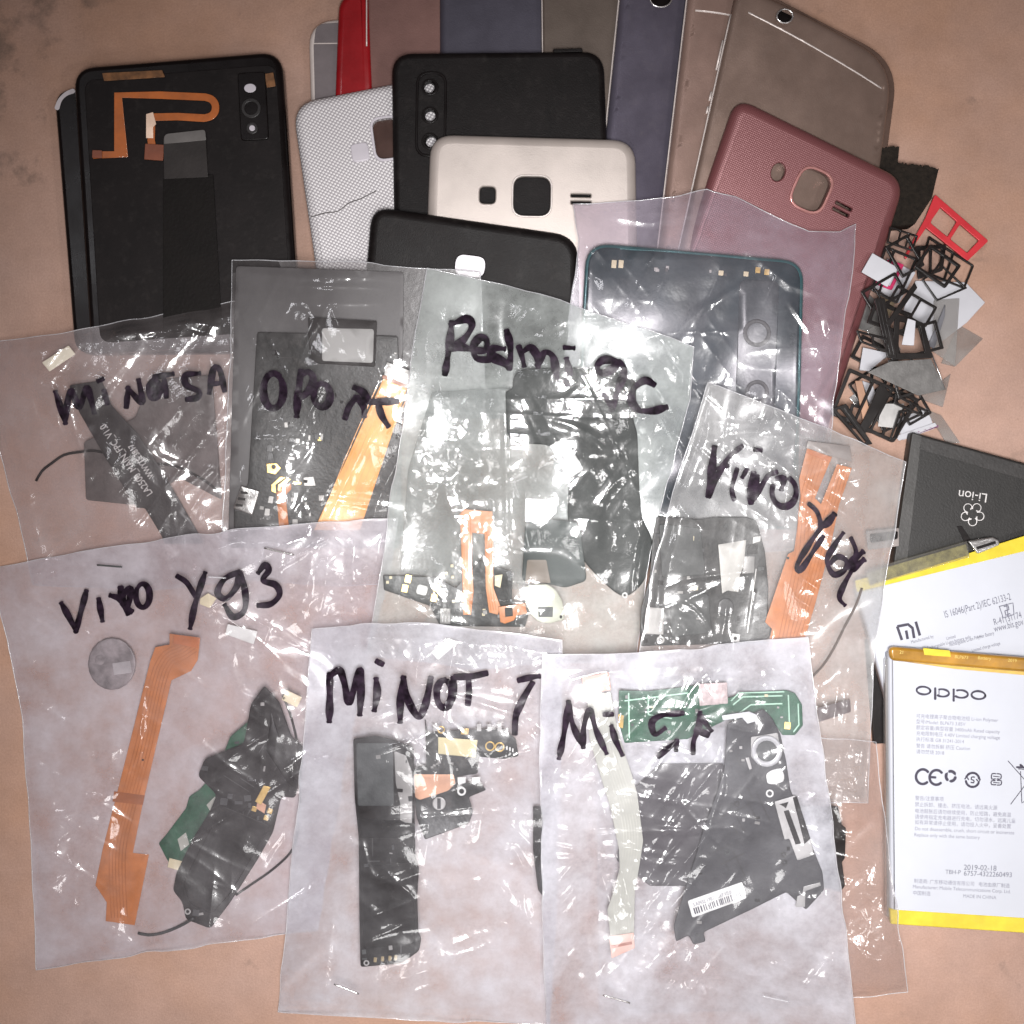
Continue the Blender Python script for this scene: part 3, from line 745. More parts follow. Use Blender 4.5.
strokes('purple_line', [zb((560, 925), (668, 890))], lambda X, Y: samp(HM, X, Y), mat('purple_line', (.18, .03, .12), .5), None, 2.2)
tag(bpy.data.objects['purple_line'], 'purple edge strip along the white strip above black battery', 'plastic piece', GT)
tray('big black tray with crossing bars at the foot of the pile', zb((165, 555), (570, 735), (420, 985), (60, 820)), m_trayblack, 4.2, (.36, .62), 3.6, .9, 3, zb((345, 640), (400, 700), (260, 930), (225, 900)))
tray('narrow black tray tilted across the foot of the pile', zb((450, 800), (520, 790), (440, 960), (395, 970)), m_trayblack, 3, (.5,), 2, .8, 1)
tray('black tray with a dented bar below the silver plate', zb((430, 700), (620, 800), (600, 840), (420, 760)), m_trayblack, 3, (.5,), 3, .8, 1)
tray('slanting black tray at the lowest corner of the pile', zb((60, 790), (150, 760), (300, 990), (250, 1000)), m_trayblack, 4, (.6,), 3, .8, 1)

# ------------------------------------------------------------------ batteries
m_bat = mat('battery_white', (.47, .485, .53), .5, var=.03, scale=60, bump=.12, bscale=120, spec=.3)
m_batside = mat('battery_side', (.55, .55, .55), .35, .2, var=.1)
m_yel = mat('yellow_tape', (.60, .48, .03), .35, var=.15, scale=150, bump=.2, bscale=250, coat=.3)
m_kap = mat('brown_tape', (.34, .17, .02), .3, var=.35, scale=130, bump=.3, bscale=200, coat=.5)
m_batblk = mat('battery_black', (.015, .014, .013), .55, var=.2, scale=200, bump=.25, bscale=1500)
GB = 'loose phone batteries at the right'
# a battery buried under the others
out = rpoly([(866, 640), (905, 632), (912, 742), (874, 744)], 2)
o = solid('phone_battery', out, Pl(2.2), 2.2, M_black, None, .8); tag(o, 'black battery edge under the white batteries beside the bag', 'battery', GB)
# black battery
pl = Pl(6.5, 0, 0)
q = [(912, 432), (1060, 473), (1042, 612), (891, 580)]
root = thing('phone_battery', 'black battery with faint recycling mark, behind the white batteries', 'battery', 970, 520, 2.0, GB)
solid('cell', rpoly(q, 3), pl, 4.5, m_batblk, root, 2)
solid('side_band', rpoly([(912.5, 433), (922, 436), (906, 574), (893, 572)], 1), pl.up(.1), .2, mat('battery_grey_band', (.05, .048, .046), .5, bump=.3), root, .4, hm=False)
solid('top_band', rpoly([(922, 437), (1058, 474.5), (1056, 489), (919, 449)], 1), pl.up(.1), .2, mat('battery_dark_band', (.03, .028, .027), .5, bump=.3), root, .4, hm=False)
text('printing', 'Li-ion', 988, 494, 13, pl, M_whiteink, root, 172, .12)
rc = []
for k in range(5):
    a = 2 * math.pi * k / 5 + .3; x, y = 972.5 + 7.5 * math.cos(a), 514 + 7.5 * math.sin(a)
    rc.append(([(x + 4.2 * math.cos(a + b), y + 4.2 * math.sin(a + b)) for b in np.linspace(-2.4, 2.4, 12)], .8))
    rc.append(([(x + 5 * math.cos(a + 1.9), y + 5 * math.sin(a + 1.9)), (x + 3 * math.cos(a + 2.6), y + 3 * math.sin(a + 2.6))], 1.3))
strokes('recycling_mark', rc, plz(pl, .08), M_whiteink, root, .8)
solid('flex_lead', rpoly([(957, 526), (962, 526), (972, 541), (966, 546)], .5), pl.up(.4), .3, M_black, root, .3, hm=False)
# tab at its left
root = thing('flex_connector', 'small dark connector tab on clear film, left of the black battery', 'connector', 882, 538, 5)
solid('film_tab', rpoly([(866, 531), (899, 528), (899, 546), (868, 550)], 1), Pl(7), .3, mat('grey_film_tab', (.24, .21, .2), .35), root, .3)
solid('plug', rpoly([(870, 534), (898, 531), (898, 539), (871, 543)], 2), Pl(7.5), .6, M_blackgloss, root, .6)
# white battery with printing, yellow edge
pl = Pl(10, .0, .0)
root = thing('phone_battery', 'tilted white battery with clear strip and yellow tape along the top', 'battery', 965, 640, 5, GB)
zm = zoomed(860, 560, 6.244)
solid('cell', rpoly([(857, 591), (1040, 542), (1075, 690), (897, 735)], 3), pl, 4.5, m_bat, root, 3, 1.5)
solid('yellow_tape', rpoly([(856.5, 586), (960, 556), (1040, 531), (1042, 547), (857.5, 592)], 1), pl.up(.12), .3, m_yel, root, .5)
solid('tape_end', rpoly([(855, 580.5), (869, 577), (872, 588), (857, 592)], 1.5), pl.up(.3), .4, m_yel, root, .5)
m_pcm = mat('olive_circuit', (.22, .20, .08), .35, var=.5, scale=500, bump=.3, bscale=600)
solid('circuit_strip', rpoly([(867, 573), (966, 544), (969, 555), (870, 585)], 1), pl.up(.6), .6, m_pcm, root, .5)
solid('clear_cap', rpoly([(866, 570), (967, 541), (970, 557), (870, 586)], 1.5), pl.up(1.1), .4, glassy('clear_cap_plastic', (.95, .94, .88), .05), root, .6)
solid('plug', rpoly([(968, 541), (993, 537), (999, 540), (1000, 545), (978, 554)], 1.5), pl.up(1.6), 1.2, M_steel, root, 1.2)
solid('plug_slot', rpoly([(976, 547), (995, 541), (996.5, 543.5), (977.5, 549.5)], .5), pl.up(1.7), .3, M_black, root, .2, hm=False)
a0 = 14.5
def tilt(x, y, ang=a0):   # position on the tilted label: x along, y down, from the corner of the label
    c, s = math.cos(math.radians(ang)), math.sin(math.radians(ang)); return (857 + x * c + y * s, 592 - x * s + y * c)
def mi_logo():
    L = []
    z = zm
    L += [z((232, 415), (262, 500)), z((232, 415), (300, 402), (328, 425), (338, 488)), z((288, 440), (298, 494)), z((348, 385), (374, 472))]
    return [(l, 2.8) for l in L]
strokes('logo', mi_logo(), plz(pl, .06), M_ink, root, 2.8, 0, smooth=False, cap=False)
text('printing', 'IS 16046(Part 2)/IEC 62133-2', *zm((530, 362))[0], 10, pl, M_greyink, root, 15.5, .06, .58)
text('printing', 'R-41131174', *zm((838, 408))[0], 9.5, pl, M_greyink, root, 15.5, .06, .62)
text('printing', 'www.bis.gov.in', *zm((840, 450))[0], 9.5, pl, M_greyink, root, 14.5, .06, .62)
for (x, y, s, z_, sx) in ((320, 522, 'Manufactured by', 4.6, .75), (540, 500, 'Limited', 4.6, .7), (560, 540, 'Rechargeable Li-ion Polymer Battery', 5.2, .6), (420, 560, 'Rechargeable Li-ion battery only', 4.6, .75), (700, 575, 'Limited charge voltage', 4.6, .7), (730, 490, '4.4V', 4, .7)):
    text('small_print', s, *zm((x, y))[0], z_, pl, M_greyink, root, 15, .06, sx)
bb = zm((870, 290), (955, 268), (962, 340), (895, 362))
strokes('safety_mark', [([bb[0], bb[1], bb[2], bb[3], bb[0]], .9), (zm((900, 290), (925, 285), (930, 310), (905, 318), (910, 345), (935, 335)), 1.2), (zm((915, 275), (925, 350)), 1.0)], plz(pl, .06), M_greyink, root, .9, 0, smooth=False)

# white battery in front
pl = Pl(14.5)
root = thing('phone_battery', 'upright white battery with brown tape strip on top and yellow foot', 'battery', 960, 790, 9.5, GB)
zo = zoomed(880, 650, 6.827); zp = zoomed(880, 780, 6.827)
solid('cell', rpoly([(889, 652), (1045, 664), (1047, 924), (891, 914)], 3), pl, 4.5, m_bat, root, 4, 1.6)
solid('yellow_foot', rpoly([(890, 909), (1047, 919), (1047, 935), (891, 924.5)], 1.5), pl.up(.15), 2.5, m_yel, root, 1.2, .8)
solid('clear_sleeve', rpoly([(885.5, 660), (889.5, 655), (891, 915), (887, 918)], 1), pl.up(-1.5), 2.5, m_clear, root, .6)
solid('brown_tape', rpoly([(889, 646.5), (1045, 659), (1045, 674), (891, 661)], [7, 0, 0, 6]), pl.up(1.3), 2.0, m_kap, root, 3, 1.2)
solid('tape_edge', rpoly([(893, 660), (1045, 672.5), (1045, 677), (955, 669)], 1), pl.up(.12), .2, mat('yellow_brown_film', (.55, .36, .08), .35, coat=.3), root, .2, hm=False)
solid('yellow_label', rpoly([(923, 648), (950, 650.5), (951, 657), (924.5, 655)], .8), pl.up(1.4), .25, m_yel, root, .3, hm=False)
for (x, y, s) in ((898, 653, '21'), (953, 657.5, 'BLP673'), (976, 658.5, 'Battery'), (1006, 661, '2019')):
    text('tape_print', s, x, y, 4.5, pl, mat('pale_yellow_print', (.62, .48, .14), .5), root, -4.5, 1.42, 1.0)
def ell(cx, cy, rx, ry, a0=0, a1=360, n=26, rot=5):
    c, s = math.cos(math.radians(rot)), math.sin(math.radians(rot)); o = []
    for t in np.linspace(math.radians(a0), math.radians(a1), n):
        x, y = rx * math.cos(t), ry * math.sin(t); o.append(zo((cx + x * c - y * s, cy + x * s + y * c))[0])
    return o
strokes('logo', [(ell(297, 277, 47, 26), 2.1), (ell(425, 293, 46, 25, -120, 130), 2.1), (zo((377, 262), (377, 334)), 2.4), (zo((403, 272), (403, 316)), .9), (ell(552, 300, 48, 26, -125, 135), 2.1), (zo((503, 270), (503, 346)), 2.4), (ell(672, 308, 47, 27), 2.1)], plz(pl, .06), M_ink, root, 1.5, .1)
mk = [(ell(292, 865, 46, 50, 45, 315), 2.7), (ell(385, 870, 46, 50, 45, 315), 2.7), (zo((345, 868), (378, 870)), 2.4)]
for k in range(3):
    mk.append((ell(483, 862, 32, 34, k * 120 + 10, k * 120 + 80, 8), 3.0))
    mk.append((ell(483, 862, 32, 34, k * 120 + 88, k * 120 + 100, 3), 1.2))
mk += [(ell(632, 887, 46, 48, 20, 165), 2.3), (ell(632, 887, 46, 48, 200, 345), 2.3), (zo((580, 880), (592, 868), (604, 884)), 1.3), (zo((660, 884), (674, 900), (684, 884)), 1.3),
       (zo((645, 868), (626, 868), (624, 884), (640, 890), (640, 906), (622, 904)), 1.3)]
mk += [(zo((790, 845), (765, 845), (762, 880), (788, 880)), 1.2), (zo((800, 845), (826, 850), (824, 880), (800, 880)), 1.2), (zo((786, 892), (760, 895), (762, 918), (790, 920)), 1.2), (zo((800, 890), (828, 893), (826, 920), (800, 922)), 1.2), (zo((775, 862), (815, 866)), .9), (zo((775, 905), (815, 908)), .9)]
strokes('approval_marks', mk, plz(pl, .06), M_ink, root, 1.4, 0)
bn = [(zo((875, 758), (1000, 900), (1090, 1000)), .8), (zo((1090, 800), (985, 930), (893, 1052)), .8), (zo((945, 812), (1060, 820), (1040, 1000), (968, 1045), (960, 830)), .8), (zo((935, 800), (1070, 806)), 2.0), (zo((960, 785), (975, 800)), 2.4)]
strokes('bin_mark', bn, plz(pl, .06), M_ink, root, .8, 0, smooth=False)
rows = [(245, 462, '可充电锂离子聚合物电池组 Li-ion Polymer'), (245, 500, '型号/Model: BLP673 3.85V'), (245, 540, '额定容量/典型容量 3400mAh Rated capacity'), (245, 580, '充电限制电压 4.40V Limited charging voltage'), (245, 620, '执行标准 GB 31241-2014'), (245, 665, '警告 请勿拆解 挤压 Caution'), (245, 705, '请勿焚烧 2018')]
for (x, y, s) in rows: text('small_print', s, *zo((x, y))[0], 4.9, pl, M_faintink, root, -3, .06, .92)
for (x, y, s) in ((238, 135, '警告/注意事项'), (236, 178, '禁止拆卸、撞击、挤压电池，请远离火源'), (236, 222, '电池鼓胀后请勿继续使用，防止短路，避免高温'), (236, 262, '请使用指定充电器进行充电，切勿浸水，远离儿童'), (236, 300, '如有异常请停止使用，请勿投入火中，妥善处置'), (236, 342, 'Do not disassemble, crush, short circuit or incinerate'), (232, 384, 'Replace only with the same battery')):
    text('small_print', s, *zp((x, y))[0], 5.0, pl, M_faintink, root, -2.5, .06, .92)
for (x, y, s, z_) in ((570, 612, '2019-02-18', 7.5), (445, 640, 'TBH-P', 6.0), (570, 652, '6757-4322260493', 7)): text('date_print', s, *zp((x, y))[0], z_, pl, M_greyink, root, -2, .06, .95)
for (x, y, s) in ((230, 700, '制造商: 广东移动通信有限公司   电池由原厂制造'), (222, 738, 'Manufacturer: Mobile Telecommunications Corp. Ltd.'), (222, 782, '中国制造'), (565, 802, 'MADE IN CHINA')): text('small_print', s, *zp((x, y))[0], 4.9, pl, M_faintink, root, -3, .06, .92)
# ------------------------------------------------------------------ crumpled bags
def vnoise(X, Y, scale, seed):
    r = np.random.RandomState(seed); T = r.rand(64, 64)
    x = X / scale + 100.3; y = Y / scale + 100.7
    ix = np.floor(x).astype(int); iy = np.floor(y).astype(int); fx = x - ix; fy = y - iy
    fx = fx * fx * fx * (fx * (fx * 6 - 15) + 10); fy = fy * fy * fy * (fy * (fy * 6 - 15) + 10)
    g = lambda a, b: T[b % 64, a % 64]
    return (g(ix, iy) * (1 - fx) + g(ix + 1, iy) * fx) * (1 - fy) + (g(ix, iy + 1) * (1 - fx) + g(ix + 1, iy + 1) * fx) * fy
def facets(X, Y, scale, seed):          # flat facets meeting in sharp folds, as in crushed film
    r = np.random.RandomState(seed)
    wx = X + 5 * vnoise(X, Y, scale * .8, seed + 1); wy = Y + 5 * vnoise(X, Y, scale * .8, seed + 2)
    cx = np.floor(wx / scale).astype(int); cy = np.floor(wy / scale).astype(int)
    PX, PY = r.rand(97), r.rand(97); best = np.full(X.shape, 1e9); b2 = np.full(X.shape, 1e9)
    for dx in (-1, 0, 1):
        for dy in (-1, 0, 1):
            a = cx + dx; b = cy + dy; h = (a * 7 + b * 31) % 97
            d = np.hypot((a + PX[h]) * scale - wx, (b + PY[h]) * scale - wy)
            b2 = np.minimum(b2, np.maximum(best, d)); best = np.minimum(best, d)
    return best / scale, (b2 - best) / scale
def segdist(X, Y, pts):
    D = np.full(X.shape, 1e9); S = np.zeros(X.shape); acc = 0
    L = sum(math.hypot(b[0] - a[0], b[1] - a[1]) for a, b in zip(pts, pts[1:])) or 1
    for a, b in zip(pts, pts[1:]):
        vx, vy = b[0] - a[0], b[1] - a[1]; l2 = vx * vx + vy * vy or 1e-9; l = math.sqrt(l2)
        t = np.clip(((X - a[0]) * vx + (Y - a[1]) * vy) / l2, 0, 1)
        d = np.hypot(X - a[0] - t * vx, Y - a[1] - t * vy)
        S = np.where(d < D, (acc + t * l) / L, S); D = np.minimum(D, d); acc += l
    return D, S

class Bag:
    def __init__(s, label, top, right, bottom, left, material, seed, low=1.0, folds=16, famp=.45, fac=.22, fsc=26, patches=(), creases=(), puff=.6, long=1.0, lsc=70):
        """top: left->right, right: top->bottom, bottom: left->right, left: top->bottom"""
        rs = np.random.RandomState(seed); s.seed = seed; s.m, s.mb = material
        def wob(p, k):
            q = []
            for a, b in zip(p, p[1:]):
                n = max(2, int(math.hypot(b[0] - a[0], b[1] - a[1]) / 6))
                q += [(a[0] + (b[0] - a[0]) * i / n, a[1] + (b[1] - a[1]) * i / n) for i in range(n)]
            q.append(p[-1]); q = np.array(q)
            w_ = np.sin(np.linspace(0, math.pi, len(q))) ** .5
            q[:, 0] += (vnoise(q[:, 0], q[:, 1], 22, seed + k) - .5) * 3.2 * w_; q[:, 1] += (vnoise(q[:, 0], q[:, 1], 22, seed + k + 9) - .5) * 3.2 * w_
            return q
        s.e = [wob(p, 3 * i) for i, p in enumerate((top, right, bottom, left))]
        s.poly = [tuple(p) for p in s.e[0][:-1]] + [tuple(p) for p in s.e[1][:-1]] + [tuple(p) for p in s.e[2][::-1][:-1]] + [tuple(p) for p in s.e[3][::-1][:-1]]
        xs = [p[0] for p in s.poly]; ys = [p[1] for p in s.poly]; s.bb = (min(xs), min(ys), max(xs), max(ys))
        s.low, s.famp, s.fac, s.fsc, s.patches, s.creases, s.puff = low, famp, fac, fsc, patches, creases, puff
        s.long, s.lsc = long, lsc
        s.folds = []
        for i in range(folds):
            cx = rs.uniform(s.bb[0], s.bb[2]); cy = rs.uniform(s.bb[1], s.bb[3]); a = rs.uniform(0, math.pi); l = rs.uniform(35, 120)
            s.folds.append((cx, cy, math.cos(a), math.sin(a), l / 2, rs.uniform(4, 13), famp * rs.uniform(.4, 1.2), rs.uniform(-.006, .006)))
        for i in range(int(folds * 1.6)):          # short sharp nicks
            cx = rs.uniform(s.bb[0], s.bb[2]); cy = rs.uniform(s.bb[1], s.bb[3]); a = rs.uniform(0, math.pi); l = rs.uniform(12, 60)
            s.folds.append((cx, cy, math.cos(a), math.sin(a), l / 2, rs.uniform(2.2, 5), famp * rs.uniform(.25, .6), rs.uniform(-.014, .014)))
        c = ((s.bb[0] + s.bb[2]) / 2, (s.bb[1] + s.bb[3]) / 2)
        s.D0 = drape(6, 3)
        s.root = thing('plastic_bag', label, 'plastic bag', c[0], c[1], float(samp(s.D0, np.array([c[0]]), np.array([c[1]]))[0]), 'clear plastic bags of phone parts')
        s.sheet('back_sheet', s.D0, 4.0, False, s.mb)
        m = inside(s.poly, gx_, gy_)
        HM[m] = np.maximum(HM[m], (s.D0 + .12)[m])
    def crumple(s, X, Y):
        z = s.low * (1.5 * vnoise(X, Y, 58, s.seed) + .75 * vnoise(X, Y, 27, s.seed + 5) + .08 * vnoise(X, Y, 13, s.seed + 6))
        for k, am in ((0, .85), (1, .7), (2, .5)):      # long soft wrinkles in a few directions
            th = (s.seed * .37 + k * 1.1) % math.pi; c_, n_ = math.cos(th), math.sin(th)
            a_ = X * c_ + Y * n_ + 14 * vnoise(X, Y, 70, s.seed + 60 + k); b_ = -X * n_ + Y * c_
            r_ = vnoise(a_ / 5.5, b_, 17, s.seed + 40 + k); z = z + s.long * am * (1 - np.abs(2 * r_ - 1)) ** 2 * np.clip(vnoise(X, Y, 80, s.seed + 50 + k) * 2.2 - .6, 0, 1)
        for cx, cy, ca, sa, hl, w_, a, k in s.folds:
            u = (X - cx) * ca + (Y - cy) * sa; v = -(X - cx) * sa + (Y - cy) * ca + k * u * u
            m = np.clip(1 - (u / hl) ** 2, 0, 1)
            z = z + a * m * np.maximum(0, 1 - np.sqrt(v * v + .3) / w_) ** 1.4
        f1, f2 = facets(X, Y, s.fsc, s.seed + 3)
        msk = np.clip(vnoise(X, Y, 90, s.seed + 8) * 1.8 - .4, 0, 1)
        g1, g2 = facets(X * .8 + Y * .3, Y * .8 - X * .3, s.fsc * 1.9, s.seed + 13)
        z = z + s.fac * (1 - f1) * (.5 + 1.2 * msk) + s.fac * 2.6 * (1 - g1)
        for cx, cy, rx, ry, a, sc in s.patches:
            wgt = np.clip(1.5 * (1 - np.hypot((X - cx) / rx, (Y - cy) / ry)), 0, 1)
            g1, g2 = facets(X, Y, sc, s.seed + 21); h1, h2 = facets(X, Y, sc * .5, s.seed + 25)
            z = z + wgt * a * ((1 - g1) + .45 * (1 - h1))
        for pts, a, w_ in s.creases:
            d, t = segdist(X, Y, pts)
            z = z + a * np.clip(np.sin(np.pi * np.clip(t, .02, .98)), 0, 1) ** .6 * np.maximum(0, 1 - np.sqrt(d * d + .25) / w_) ** 1.3
        return z
    def edge(s, X, Y):
        d, _ = segdist(X, Y, s.poly + [s.poly[0]]); return d
    def front_z(s, X, Y):
        sh = X.shape; X = X.ravel(); Y = Y.ravel()
        d = s.edge(X, Y); k = np.clip(d / 16, 0, 1); k = k * k * (3 - 2 * k)
        z = samp(s.D1, X, Y) + .2 + k * (s.crumple(X, Y) * .9 + s.puff * np.clip(d / 60, 0, 1) ** .7) + (1 - k) * .25 * vnoise(X, Y, 14, s.seed + 31)
        z += .22 * np.exp(-((d - 7) / 1.8) ** 2)
        return z.reshape(sh)
    def coons(s, st):
        def res(q, n):
            l = np.concatenate([[0], np.cumsum(np.hypot(*np.diff(q, axis=0).T))]); t = np.linspace(0, l[-1], n)
            return np.stack([np.interp(t, l, q[:, 0]), np.interp(t, l, q[:, 1])], 1)
        ln = lambda q: np.hypot(*np.diff(q, axis=0).T).sum()
        nu = int(max(ln(s.e[0]), ln(s.e[2])) / st) + 2; nv = int(max(ln(s.e[1]), ln(s.e[3])) / st) + 2
        T, R, B, L_ = res(s.e[0], nu), res(s.e[1], nv), res(s.e[2], nu), res(s.e[3], nv)
        u = np.linspace(0, 1, nu)[None, :, None]; v = np.linspace(0, 1, nv)[:, None, None]
        G = (1 - v) * T[None] + v * B[None] + (1 - u) * L_[:, None] + u * R[:, None] - ((1 - u) * (1 - v) * T[0] + u * (1 - v) * T[-1] + (1 - u) * v * B[0] + u * v * B[-1])
        return G[..., 0], G[..., 1], nu, nv
    def sheet(s, name, D, st, front, m=None):
        X, Y, nu, nv = s.coons(st)
        if front: Z = s.front_z(X, Y)
        else: Z = samp(D, X.ravel(), Y.ravel()).reshape(X.shape) + .08
        k = (HC - Z * MM) / HC
        loc = WL[s.root]
        co_ = np.stack([(X - 512) * U * k - loc.x, (512 - Y) * U * k - loc.y, Z * MM - loc.z], -1).reshape(-1, 3)
        i = np.arange(nu * nv).reshape(nv, nu)
        q = np.stack([i[:-1, :-1], i[1:, :-1], i[1:, 1:], i[:-1, 1:]], -1).reshape(-1, 4)
        me = bpy.data.meshes.new(name); me.vertices.add(len(co_)); me.vertices.foreach_set('co', co_.ravel().astype(np.float32))
        me.loops.add(q.size); me.polygons.add(len(q)); me.loops.foreach_set('vertex_index', q.ravel().astype(np.int32))
        me.polygons.foreach_set('loop_start', np.arange(0, q.size, 4, dtype=np.int32))
        me.polygons.foreach_set('use_smooth', np.ones(len(q), bool)); me.update(calc_edges=True)
        return link(name, me, m or s.m, loc, s.root)
    def close(s, dil=9, blur=4):
        G = HM.copy(); m = inside(s.poly, gx_, gy_)
        s.D1 = np.maximum(drape(dil, blur), s.D0 + .15)
        s.sheet('front_sheet', None, 1.35, True)
        rows = np.where(m)
        if len(rows[0]):
            HM[m] = np.maximum(HM[m], s.front_z(gx_[m], gy_[m]) + .05)
        q = np.array(s.poly); z = s.front_z(q[:, 0], q[:, 1])
        tube('sealed_edge', [P(x, y, a - .02) for (x, y), a in zip(s.poly, z)], .16, M_seam, s.root, 5, True)
    def write(s, lines, width, m=None, jit=.14):
        return strokes('handwriting', lines, s.front_z, m or M_marker, s.root, width * 1.16, jit, thick=.05)
    def staple(s, a, b, m=None, r=.28):
        pts = [(a[0] + (b[0] - a[0]) * i / 8, a[1] + (b[1] - a[1]) * i / 8) for i in range(9)]
        z = s.front_z(np.array([p[0] for p in pts]), np.array([p[1] for p in pts])); h = z.max()
        return tube('staple', [P(x, y, h + .25) for (x, y) in pts], r, m or M_steel, s.root)

def item(name, label, cat, out, t, m, bev=.6, r=0, hm=True, holes=(), q=90, group=None):
    """a loose flat part lying in a bag; returns (its object, its top surface)"""
    o_ = rpoly(out, r, 4) if r else out
    pl = rest(o_, t, .08, q)
    c = (sum(p[0] for p in o_) / len(o_), sum(p[1] for p in o_) / len(o_))
    root = thing(name, label, cat, c[0], c[1], pl.zat(*c) - t, group)
    return root, pl, o_
def body(root, pl, out, t, m, bev=.6, name='board', holes=()): return solid(name, out, pl, t, m, root, bev, holes=holes)
def bit(root, pl, name, out, t, m, bev=.4, r=0, base=0.0):
    return solid(name, rpoly(out, r, 4) if r else out, pl.up(base + t), t, m, root, bev)
def pads(root, pl, pts, w, h, m=None, ang=0, t=.25, name='contact_pad'):
    for x, y in pts: bit(root, pl, name, rrect(x, y, w, h, ang, .6), t, m or M_gold, .3)
def specks(root, pl, poly, n, seed, mats, lo=1.2, hi=4.5, t=.5, avoid=()):
    """small soldered chips scattered over a board"""
    r = random.Random(seed); xs = [p[0] for p in poly]; ys = [p[1] for p in poly]; inn = offset(poly if area(poly) > 0 else poly[::-1], 3)
    k = 0
    for _ in range(n * 30):
        x, y = r.uniform(min(xs), max(xs)), r.uniform(min(ys), max(ys))
        if not inside(inn, np.array([[x]]), np.array([[y]]))[0, 0] or any(inside(offset(a_ if area(a_) > 0 else a_[::-1], -4), np.array([[x]]), np.array([[y]]))[0, 0] for a_ in avoid): continue
        bit(root, pl, 'chip', rrect(x, y, r.uniform(lo, hi), r.uniform(lo, hi), r.choice((0, 8, -6)), .3), t * r.uniform(.5, 1.2), r.choice(mats), .25); k += 1
        if k >= n: return
m_rib = mat('moulded_rib', (.035, .033, .033), .4, var=.3); m_trc = mat('copper_trace', (.38, .12, .03), .4, .2, var=.2); m_trc2 = mat('light_trace', (.75, .36, .14), .35, .2, var=.2)
def inpoly(o, x, y): return inside(o, np.array([x]), np.array([y]))[0]
def detail(root, pl, out, seed, nring=4, nline=10, nspeck=14, avoid=()):
    """moulded ribs, screw bosses and small chips on a dark module"""
    r = random.Random(seed); inn = offset(out if area(out) > 0 else out[::-1], 5)
    xs = [p[0] for p in inn]; ys = [p[1] for p in inn]
    e = [(inn[i], inn[(i + 1) % len(inn)]) for i in range(len(inn))]; a, b = max(e, key=lambda s: math.hypot(s[1][0] - s[0][0], s[1][1] - s[0][1]))
    th = math.atan2(b[1] - a[1], b[0] - a[0])
    L = []
    for k in range(400):
        if len(L) >= nline: break
        x, y = r.uniform(min(xs), max(xs)), r.uniform(min(ys), max(ys)); t = th + r.choice((0, math.pi / 2)); l = r.uniform(8, 34)
        p1 = (x + math.cos(t) * l, y + math.sin(t) * l)
        if all(inpoly(inn, x + (p1[0] - x) * u, y + (p1[1] - y) * u) for u in (0, .33, .66, 1)) and not any(inpoly(a_, x + (p1[0] - x) * u, y + (p1[1] - y) * u) for a_ in avoid for u in (0, .2, .4, .6, .8, 1)): L.append(([(x, y), p1], r.uniform(.7, 1.5)))
    if L: strokes('rib_lines', L, plz(pl, .1), m_rib, root, 1, 0, cap=False)
    n = 0
    for k in range(200):
        if n >= nring: break
        x, y = r.uniform(min(xs), max(xs)), r.uniform(min(ys), max(ys))
        if inpoly(inn, x, y) and not any(inpoly(offset(a_ if area(a_) > 0 else a_[::-1], -5), x, y) for a_ in avoid): hollow_ring('screw_boss', circ(x, y, 2.9, None, 14), circ(x, y, 1.4, None, 14), pl.up(.3), .35, r.choice((m_rib, M_graphite, m_chipl)), root, .3); n += 1
    specks(root, pl, out, nspeck, seed + 1, [m_chip, m_chip, M_black, m_chipl, M_graphite], 1.3, 5.5, .5, avoid)
def traces(root, pl, mid, w, n=5, m=None):
    """fine parallel conductors along a ribbon"""
    q = smooth_line(mid, 6); L = []
    for k in range(n):
        o = (k / (n - 1) - .5) * w; l = []
        for i, p_ in enumerate(q):
            a, b = q[max(i - 1, 0)], q[min(i + 1, len(q) - 1)]; d = math.hypot(b[0] - a[0], b[1] - a[1]) or 1
            l.append((p_[0] - (b[1] - a[1]) / d * o, p_[1] + (b[0] - a[0]) / d * o))
        L.append((l, .8))
    strokes('conductor_traces', L, plz(pl, .04), m or m_trc, root, .8, 0, cap=False)
m_chip = mat('dark_chip', (.05, .05, .052), .35, var=.3); m_chipl = mat('light_chip', (.30, .29, .28), .4, .4, var=.3)
GF = 'orange flex cables in the bags'
def flex(label, out, m=None, t=.22, name='flex_cable', cat='flex cable'):
    root, pl, o_ = item(name, label, cat, out, t, m, q=75)
    body(root, pl, o_, t, m or M_orange, .4, 'ribbon')
    return root, pl

# --- bag with the teal cover, behind on the right
F_lilac = bagfilm('film_lilac', .06, .20, (.95, .93, .96), (.80, .74, .82))
b = Bag('clear bag holding a dark teal phone cover, in front of the pink cover',
        [(573, 204), (600, 203), (640, 201), (680, 195), (707, 189), (735, 196), (775, 216), (808, 231), (840, 232), (856, 224)],
        [(856, 224), (852, 270), (846, 310), (838, 365), (830, 440), (826, 545)], [(545, 560), (690, 560), (826, 545)], [(573, 204), (579, 240), (568, 330), (545, 560)],
        F_lilac, 11, .8, 12, .5, .2, 38, [(825, 330, 22, 100, .5, 24)],
        [([(578, 210), (640, 212), (690, 213), (725, 205)], .9, 7), ([(700, 205), (760, 235), (850, 228)], .8, 8), ([(735, 255), (790, 240), (848, 262)], .7, 9), ([(760, 275), (700, 310), (660, 350)], .6, 7), ([(822, 300), (836, 345), (828, 410)], 1.6, 8), ([(840, 240), (834, 290)], 1.4, 7), ([(600, 215), (650, 222), (700, 214)], 1.4, 8), ([(640, 300), (600, 340), (590, 380)], 1.0, 10), ([(740, 245), (790, 285), (835, 300)], .6, 8)], .8)
q = [(586, 242), (804, 261), (797, 530), (572, 525)]
